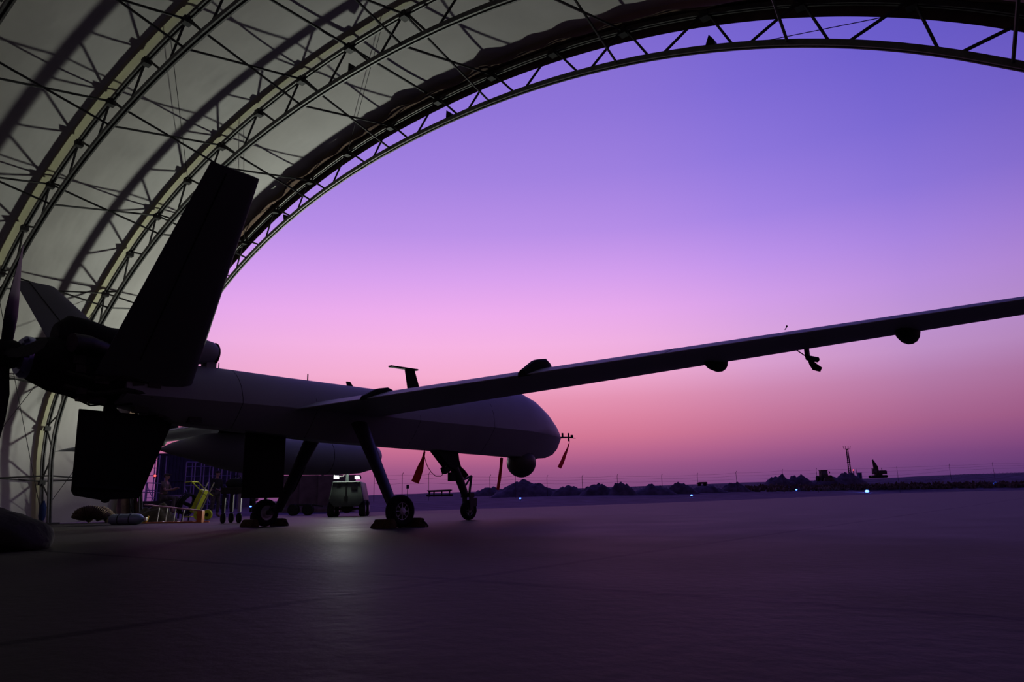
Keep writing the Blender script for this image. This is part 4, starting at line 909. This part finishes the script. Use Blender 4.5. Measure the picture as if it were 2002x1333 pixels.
# ------------------------------------------------------------------ airfield beyond
def mound(label, x0, xp, x1, ypk, ybase, seed, zmin=60, peaks=None):
    c, Z = hit(xp, ybase, zmin); sc_ = Z/FPX; wd = (x1-x0)*sc_/2*1.16; cx = (x0+x1)/2
    c0 = at(cx, ybase, Z); g = terrain(c0.x, c0.y) if c0.x < -14.5 or c0.y > 150 else .4*smooth(c0.y, 20, 150)
    top = at(xp, ypk, Z).z; h = max(.4, top-g); sk = (xp-cx)*sc_/wd
    mb = MB(); n = 40; rows = []; F_ = Vector((-sin(PSI), cos(PSI), 0))
    for i in range(n+1):
        row = []
        for j in range(17):
            u, v = 2*i/n-1, 2*j/16-1
            uu = u-sk*(1-u*u); k = max(0, (1-abs(uu)**1.9))*max(0, 1-v*v)
            nz_ = noise.noise(Vector((u*3.1+seed*3, v*2, seed)))*.40+noise.noise(Vector((u*8+seed, v*5, 2)))*.22
            z = h*k*(1+nz_)*1.05-.15*(1 if k <= 0 else 0)
            P_ = Vector((c0.x, c0.y, 0))+RT0*u*wd+F_*v*wd*.55; P_.z = (terrain(P_.x, P_.y) if P_.x < -14.5 or P_.y > 150 else 0)*.5+g*.5+z-.05; row.append(mb.bm.verts.new(P_))
        rows.append(row)
    for a, b in zip(rows, rows[1:]):
        for j in range(16): mb.bm.faces.new((a[j], b[j], b[j+1], a[j+1]))
    return tag(mb.build('dirt_mound', M_MOUND, thr=75), label, 'dirt mound', 'dirt mounds along the fence')
mound('long low dirt ridge just right of the nose wheel strut', 925, 955, 1000, 953, 969, 1)
mound('broad peaked dirt mound below the sensor ball', 968, 1029, 1090, 943, 970, 2)
mound('low lumpy dirt mound right of the broad peaked mound', 1082, 1112, 1150, 951, 968, 3)
mound('wide flat-topped dirt mound left of the steep cone', 1136, 1170, 1204, 948, 968, 4)
mound('steep cone-shaped dirt mound in the middle of the row', 1192, 1216, 1244, 945, 968, 5)
mound('long rounded dirt mound right of the steep cone', 1240, 1278, 1318, 949, 967, 6)
mound('dirt mound with a jagged double crest near the dark trailer', 1305, 1330, 1362, 945, 965, 7)
mound('low dirt ridge under the small dark trailer', 1350, 1378, 1422, 949, 963, 8)
mound('small dirt hummock right of the dark trailer', 1412, 1434, 1466, 944, 961, 9)
mound('tall flat-topped dirt heap left of the wheel loader', 1496, 1524, 1556, 931, 950, 10, 80)
mound('rounded dirt heap between the flat heap and the wheel loader', 1540, 1562, 1592, 930, 949, 11, 80)
mound('low dirt heap behind the wheel loader', 1588, 1622, 1650, 931, 948, 12, 80)
mound('broad dirt heap at the foot of the lattice mast', 1632, 1657, 1690, 926, 946, 13, 80)
# scrub
def scrub():
    mb = MB(); random.seed(11)
    for i in range(620):
        px = 1450+random.random()**.9*600; py = 958-(px-1450)/552*9+random.random()*7-3
        c, Z = hit(px, py, 70)
        if Z < 72: continue
        r = random.uniform(.25, .6)*Z/120
        for k in range(7):
            a = random.random()*2*pi; q = c+Vector((cos(a), sin(a), 0))*r*random.random()*1.6; hh = r*random.uniform(.6, 1.5)
            d = Vector((cos(a), sin(a), 0))*r*.55; e = Vector((-sin(a), cos(a), 0))*r*.5
            vs = [mb.bm.verts.new(q-e), mb.bm.verts.new(q+e), mb.bm.verts.new(q+d*.6+e*.8+Vector((0, 0, hh*.75))), mb.bm.verts.new(q+d+Vector((0, 0, hh))), mb.bm.verts.new(q+d*.6-e*.8+Vector((0, 0, hh*.7)))]
            mb.bm.faces.new(vs)
    o = mb.build('desert_scrub', M_SCRUB); tag(o, 'band of low dry desert scrub along the right side', 'scrub', kind='stuff')
scrub()
# fence
posts = [(731, 964, 926), (786, 965, 926), (838, 962, 925), (958, 962, 930), (1008, 958, 928), (1070, 958, 931), (1139, 956, 930), (1208, 955, 928), (1295, 955, 928), (1365, 953, 926), (1441, 950, 922), (1532, 948, 918), (1599, 947, 916), (1757, 942, 911), (1860, 938, 907), (1945, 934, 904), (2030, 931, 901)]
fr = at(1000, 958, 105); FN = thing('perimeter_fence', 'long perimeter fence of thin steel posts and wires behind the dirt mounds', 'fence', (fr.x, fr.y, terrain(fr.x, fr.y)))
tops = []
for px, yb, yt in posts:
    Z = 92+(px-731)*.05; a = at(px, yb, Z); b = at(px, yt+2, Z); b = Vector((a.x, a.y, b.z)); g = min(a.z, terrain(a.x, a.y) if a.x < -14.5 else a.z)-.3
    a.z = g; k = b+Vector((.10, .16, .32))*1.0
    MB().tube([a, b, b.lerp(k, .5)+Vector((-.01, -.02, .04)), k], .032, 6).build('post', M_FENCE, FN); tops.append((a, b, k))
for f in (1.0, .86, .70):
    mb = MB(); pts = []
    for i in range(len(tops)-1):
        p0 = tops[i][0].lerp(tops[i][1], f); p1 = tops[i+1][0].lerp(tops[i+1][1], f)
        for q_ in range(4): u = q_/4; pp = p0.lerp(p1, u); pp.z -= .10*4*u*(1-u); pts.append(pp)
    pts.append(tops[-1][0].lerp(tops[-1][1], f)); mb.tube(pts, .010, 4); mb.build('wire', M_FENCE, FN)
mb = MB(); pts = []
for i in range(6, len(tops)-1):
    p0 = tops[i][0].lerp(tops[i][1], .35); p1 = tops[i+1][0].lerp(tops[i+1][1], .35); n_ = 60
    for q_ in range(n_):
        u = q_/n_; th = u*2*pi*11; pts.append(p0.lerp(p1, u)+Vector((sin(th)*.05, cos(th)*.22, sin(th)*.24+.12*noise.noise(Vector((i*3+u*9, 0, 0))))))
mb.tube(pts, .012, 4); mb.build('razor_wire', M_FENCE, FN)
# taxiway edge lights
for px, py, k, lb in ((1017, 974, 1, 'blue taxiway light below the broad dirt mound'), (1352, 968, 1, 'blue taxiway light below the jagged double-crested mound'), (1557, 957, .9, 'blue taxiway light below the flat-topped heaps'), (1695, 960, 1.9, 'brightest blue taxiway light below the excavator'), (1945, 946, 1, 'blue taxiway light at the far right of the scrub'), (436, 995, 1.1, 'blue taxiway light left of the parked dark car'), (490, 990, 1.0, 'blue taxiway light right of the parked dark car')):
    Z = 30; 
    while Z < 230:
        p = at(px, py, Z); g = terrain(p.x, p.y) if p.x < -14.5 or p.y > 20 else 0
        if p.z-g < .30: break
        Z += .25
    p = at(px, py, Z); g = terrain(p.x, p.y); r = .0018*Z*k*.62
    t = thing('taxiway_light', lb, 'light', (p.x, p.y, g), 0, 'blue taxiway lights')
    MB().ball(p, (r*1.35, r*1.35, r*.8), 14, 10).build('lens', M_BLUEL, t); MB().tube([(p.x, p.y, g-.05), (p.x, p.y, p.z-r*.6)], .05, 8).build('stem', M_BLACK, t)
    if k > 1.5: lamp('taxi_glow', 'POINT', p+Vector((0, -.5, .3)), 260, (.15, .25, 1.0), shadow_soft_size=.2)
for px, py, lb in ((1928, 930, 'left of two small white lamps at the right end of the berm'), (1938, 930, 'right of two small white lamps at the right end of the berm'), (1998, 927.5, 'single small white lamp at the right edge of the frame')):
    p = at(px, py, 190); t = thing('perimeter_lamp', lb, 'lamp', (p.x, p.y, terrain(p.x, p.y)), 0, 'white lamps on the berm')
    MB().ball(p, .19, 10, 8).build('lens', M_WHITEL, t); MB().tube([(p.x, p.y, terrain(p.x, p.y)-.2), p-Vector((0, 0, .15))], .06, 6).build('stem', M_BLACK, t)
# lattice mast
Z = 300; b = at(1663, 934, Z); h = (934-874)/FPX*Z
t = thing('lattice_mast', 'tall thin lattice radio mast on the skyline', 'mast', b-Vector((0, 0, 3)))
for dx, dy in ((-.5, -.5), (.5, -.5), (.5, .5), (-.5, .5)):
    MB().tube([b+Vector((dx, dy, -3)), b+Vector((dx*.55, dy*.55, h*.93))], .12, 6).build('leg', M_FENCE, t)
mb = MB()
for i in range(14):
    f0, f1 = i/14, (i+1)/14; k0, k1 = .5-.2*f0, .5-.2*f1; sg = 1 if i % 2 else -1
    mb.tube([b+Vector((-k0*sg, -k0, f0*h*.93)), b+Vector((k1*sg, -k1, f1*h*.93))], .07, 5)
mb.build('lacing', M_FENCE, t)
MB().box(b+Vector((0, 0, h*.93)), (1.5, 1.5, .25)).box(b+Vector((0, 0, h*.5)), (1.2, 1.2, .2)).build('platform', M_FENCE, t)
for dx in (-1.5, -.6, .6, 1.5): MB().tube([b+RT0*dx*.8+Vector((0, 0, h*.93)), b+RT0*dx+Vector((0, 0, h*1.02))], .12, 5).build('antenna', M_FENCE, t)
p = at(1668.5, 919, Z); t = thing('obstruction_light', 'red obstruction light on a short pole right of the lattice mast', 'light', p-Vector((0, 0, 4)))
MB().ball(p, .26, 10, 8).build('lens', M_REDL, t); MB().tube([p-Vector((0, 0, 5)), p], .2, 6).build('pole', M_FENCE, t)
# shed, excavator, loader, canopy, sign, trailer
def skyline(px, py, Z):
    p = at(px, py, Z); return p
p = skyline(1681, 936, 235); t = thing('site_cabin', 'small blue-grey site cabin left of the excavator', 'cabin', p, PSI); K = lambda o: local(t, o)
K(MB().box((0, 0, .85), (1.15, 1.2, 2.1)).build('walls', M_SHED, t)); K(MB().box((0, 0, 1.95), (1.3, 1.35, .14)).build('roof', M_SHED, t)); K(MB().box((.1, -.61, .8), (.6, .04, 1.7)).build('door', M_CONT, t)); K(MB().tube([(-.75, 0, -.5), (-.85, 0, 3.4)], .07, 6).build('vent_pole', M_FENCE, t))
p = skyline(1717, 934, 205); t = thing('excavator', 'tracked excavator with folded boom on the berm', 'excavator', p, PSI); K = lambda o: local(t, o)
for y in (-.9, .9): K(MB().loft([[Vector((x, y+d, z)) for x, z in ((-2.3, .35), (-2.0, .0), (2.0, .0), (2.4, .35), (2.1, .75), (-2.1, .75))] for d in (-.3, .3)]).build('track', M_BLACK, t, bevel=.05))
K(MB().box((0.2, 0, .9), (1.6, 1.6, .35)).build('undercarriage', M_MACH, t))
K(MB().loft([[Vector((x, y, z)) for x, z in ((-.3, 1.05), (2.2, 1.05), (2.25, 1.9), (1.9, 2.1), (.4, 2.1), (-.3, 1.9))] for y in (-1.1, 1.1)]).build('engine_house', M_MACH, t, bevel=.06))
c_ = K(MB().box((-1.1, -.5, 1.75), (1.2, 1.1, 1.5), None, .86).build('cab', M_MACH, t, bevel=.05)); K(MB().box((-1.1, -1.06, 1.95), (.85, .03, .8)).build('cab_window', M_MACHG, c_)); K(MB().box((-1.5, -.5, 2.62), (.5, .8, .14)).build('cab_visor', M_MACH, c_))
K(MB().loft([[Vector((x, y, z)) for x, z in ((-.3, 1.8), (.5, 1.9), (.35, 3.3), (-.35, 4.6), (-.75, 5.2), (-.95, 4.9), (-.55, 3.4))] for y in (.0, .5)]).build('boom', M_MACH, t, bevel=.04))
K(MB().loft([[Vector((x, y, z)) for x, z in ((-.70, 5.35), (-.98, 5.2), (-.85, 2.6), (-.35, 2.5))] for y in (.05, .4)]).build('stick', M_MACH, t)); K(MB().box((-.65, .2, 2.3), (.8, .9, .7), None, .6).build('bucket', M_MACH, t)); K(MB().tube([(1.6, .4, 2.1), (1.6, .4, 2.9)], .09, 6).build('exhaust', M_BLACK, t))
p = skyline(1612, 939, 160); t = thing('wheel_loader', 'wheel loader seen end-on with cab and mirrors among the dirt heaps', 'loader', p, PSI); K = lambda o: local(t, o)
K(MB().box((0, 0, .55), (1.5, 3.2, 1.0)).build('chassis', M_MACH, t, bevel=.08)); c_ = K(MB().box((0, .2, 1.6), (1.5, 1.5, 1.2), None, .9).build('cab', M_MACH, t, bevel=.05)); K(MB().box((0, -.53, 1.7), (1.05, .06, .75)).build('windscreen', M_MACHG, c_)); K(MB().box((0, .2, 2.25), (1.6, 1.6, .12)).build('cab_roof', M_MACH, c_))
for sx_ in (-1, 1):
    for y in (-1.2, 1.3): K(MB().lathe([(-.25, .2), (-.25, .55), (-.15, .65), (.15, .65), (.25, .55), (.25, .2)], (sx_*.95, y, .45), (1, 0, 0), 22).build('wheel', M_TYRE, t))
    K(MB().tube([(sx_*.75, -.5, 1.9), (sx_*1.05, -.6, 1.95)], .035, 5).box((sx_*1.08, -.6, 1.75), (.2, .08, .42)).build('mirror', M_BLACK, t))
K(MB().box((0, -2.3, .2), (2.3, .7, .7), None, .8).build('bucket', M_MACH, t))
p = skyline(860, 966, 108); t = thing('flatbed_canopy', 'low dark flat-roofed open shelter on the left skyline', 'shelter', p, PSI); K = lambda o: local(t, o)
K(MB().loft([[Vector((x, y, z)) for x, z in ((-1.95, .62), (1.75, .68), (1.9, .62), (1.6, .42), (-1.7, .36))] for y in (-.6, .6)]).build('roof', M_BLACK, t))
for x in (-1.6, -.9, .3, 1.5): K(MB().box((x, 0, .1), (.12, .9, .9)).build('post', M_BLACK, t))
K(MB().box((0, 0, -.15), (4.0, 1.2, .3)).build('deck', M_BLACK, t))
p = skyline(796, 968, 88); t = thing('sign_board', 'small square sign on a post left of the open shelter', 'sign', p, PSI); K = lambda o: local(t, o)
K(MB().box((.06, 0, 1.05), (.34, .04, .46)).build('board', M_FENCE, t)); K(MB().tube([(0, .03, -.3), (.05, .03, 1.0)], .035, 6).build('post', M_FENCE, t))
p = skyline(1373, 950, 112); t = thing('flat_trailer', 'small dark flat trailer on top of the mound row', 'trailer', p, PSI); K = lambda o: local(t, o)
K(MB().box((0, 0, .42), (1.5, .9, .16)).build('deck', M_BLACK, t)); K(MB().box((.1, 0, .56), (1.2, .8, .12)).build('load', M_BLACK, t))
for x in (-.45, .45): K(MB().lathe([(-.4, .04), (-.4, .2), (.4, .2), (.4, .04)], (x, 0, .2), (0, 1, 0), 16).build('wheel', M_TYRE, t))
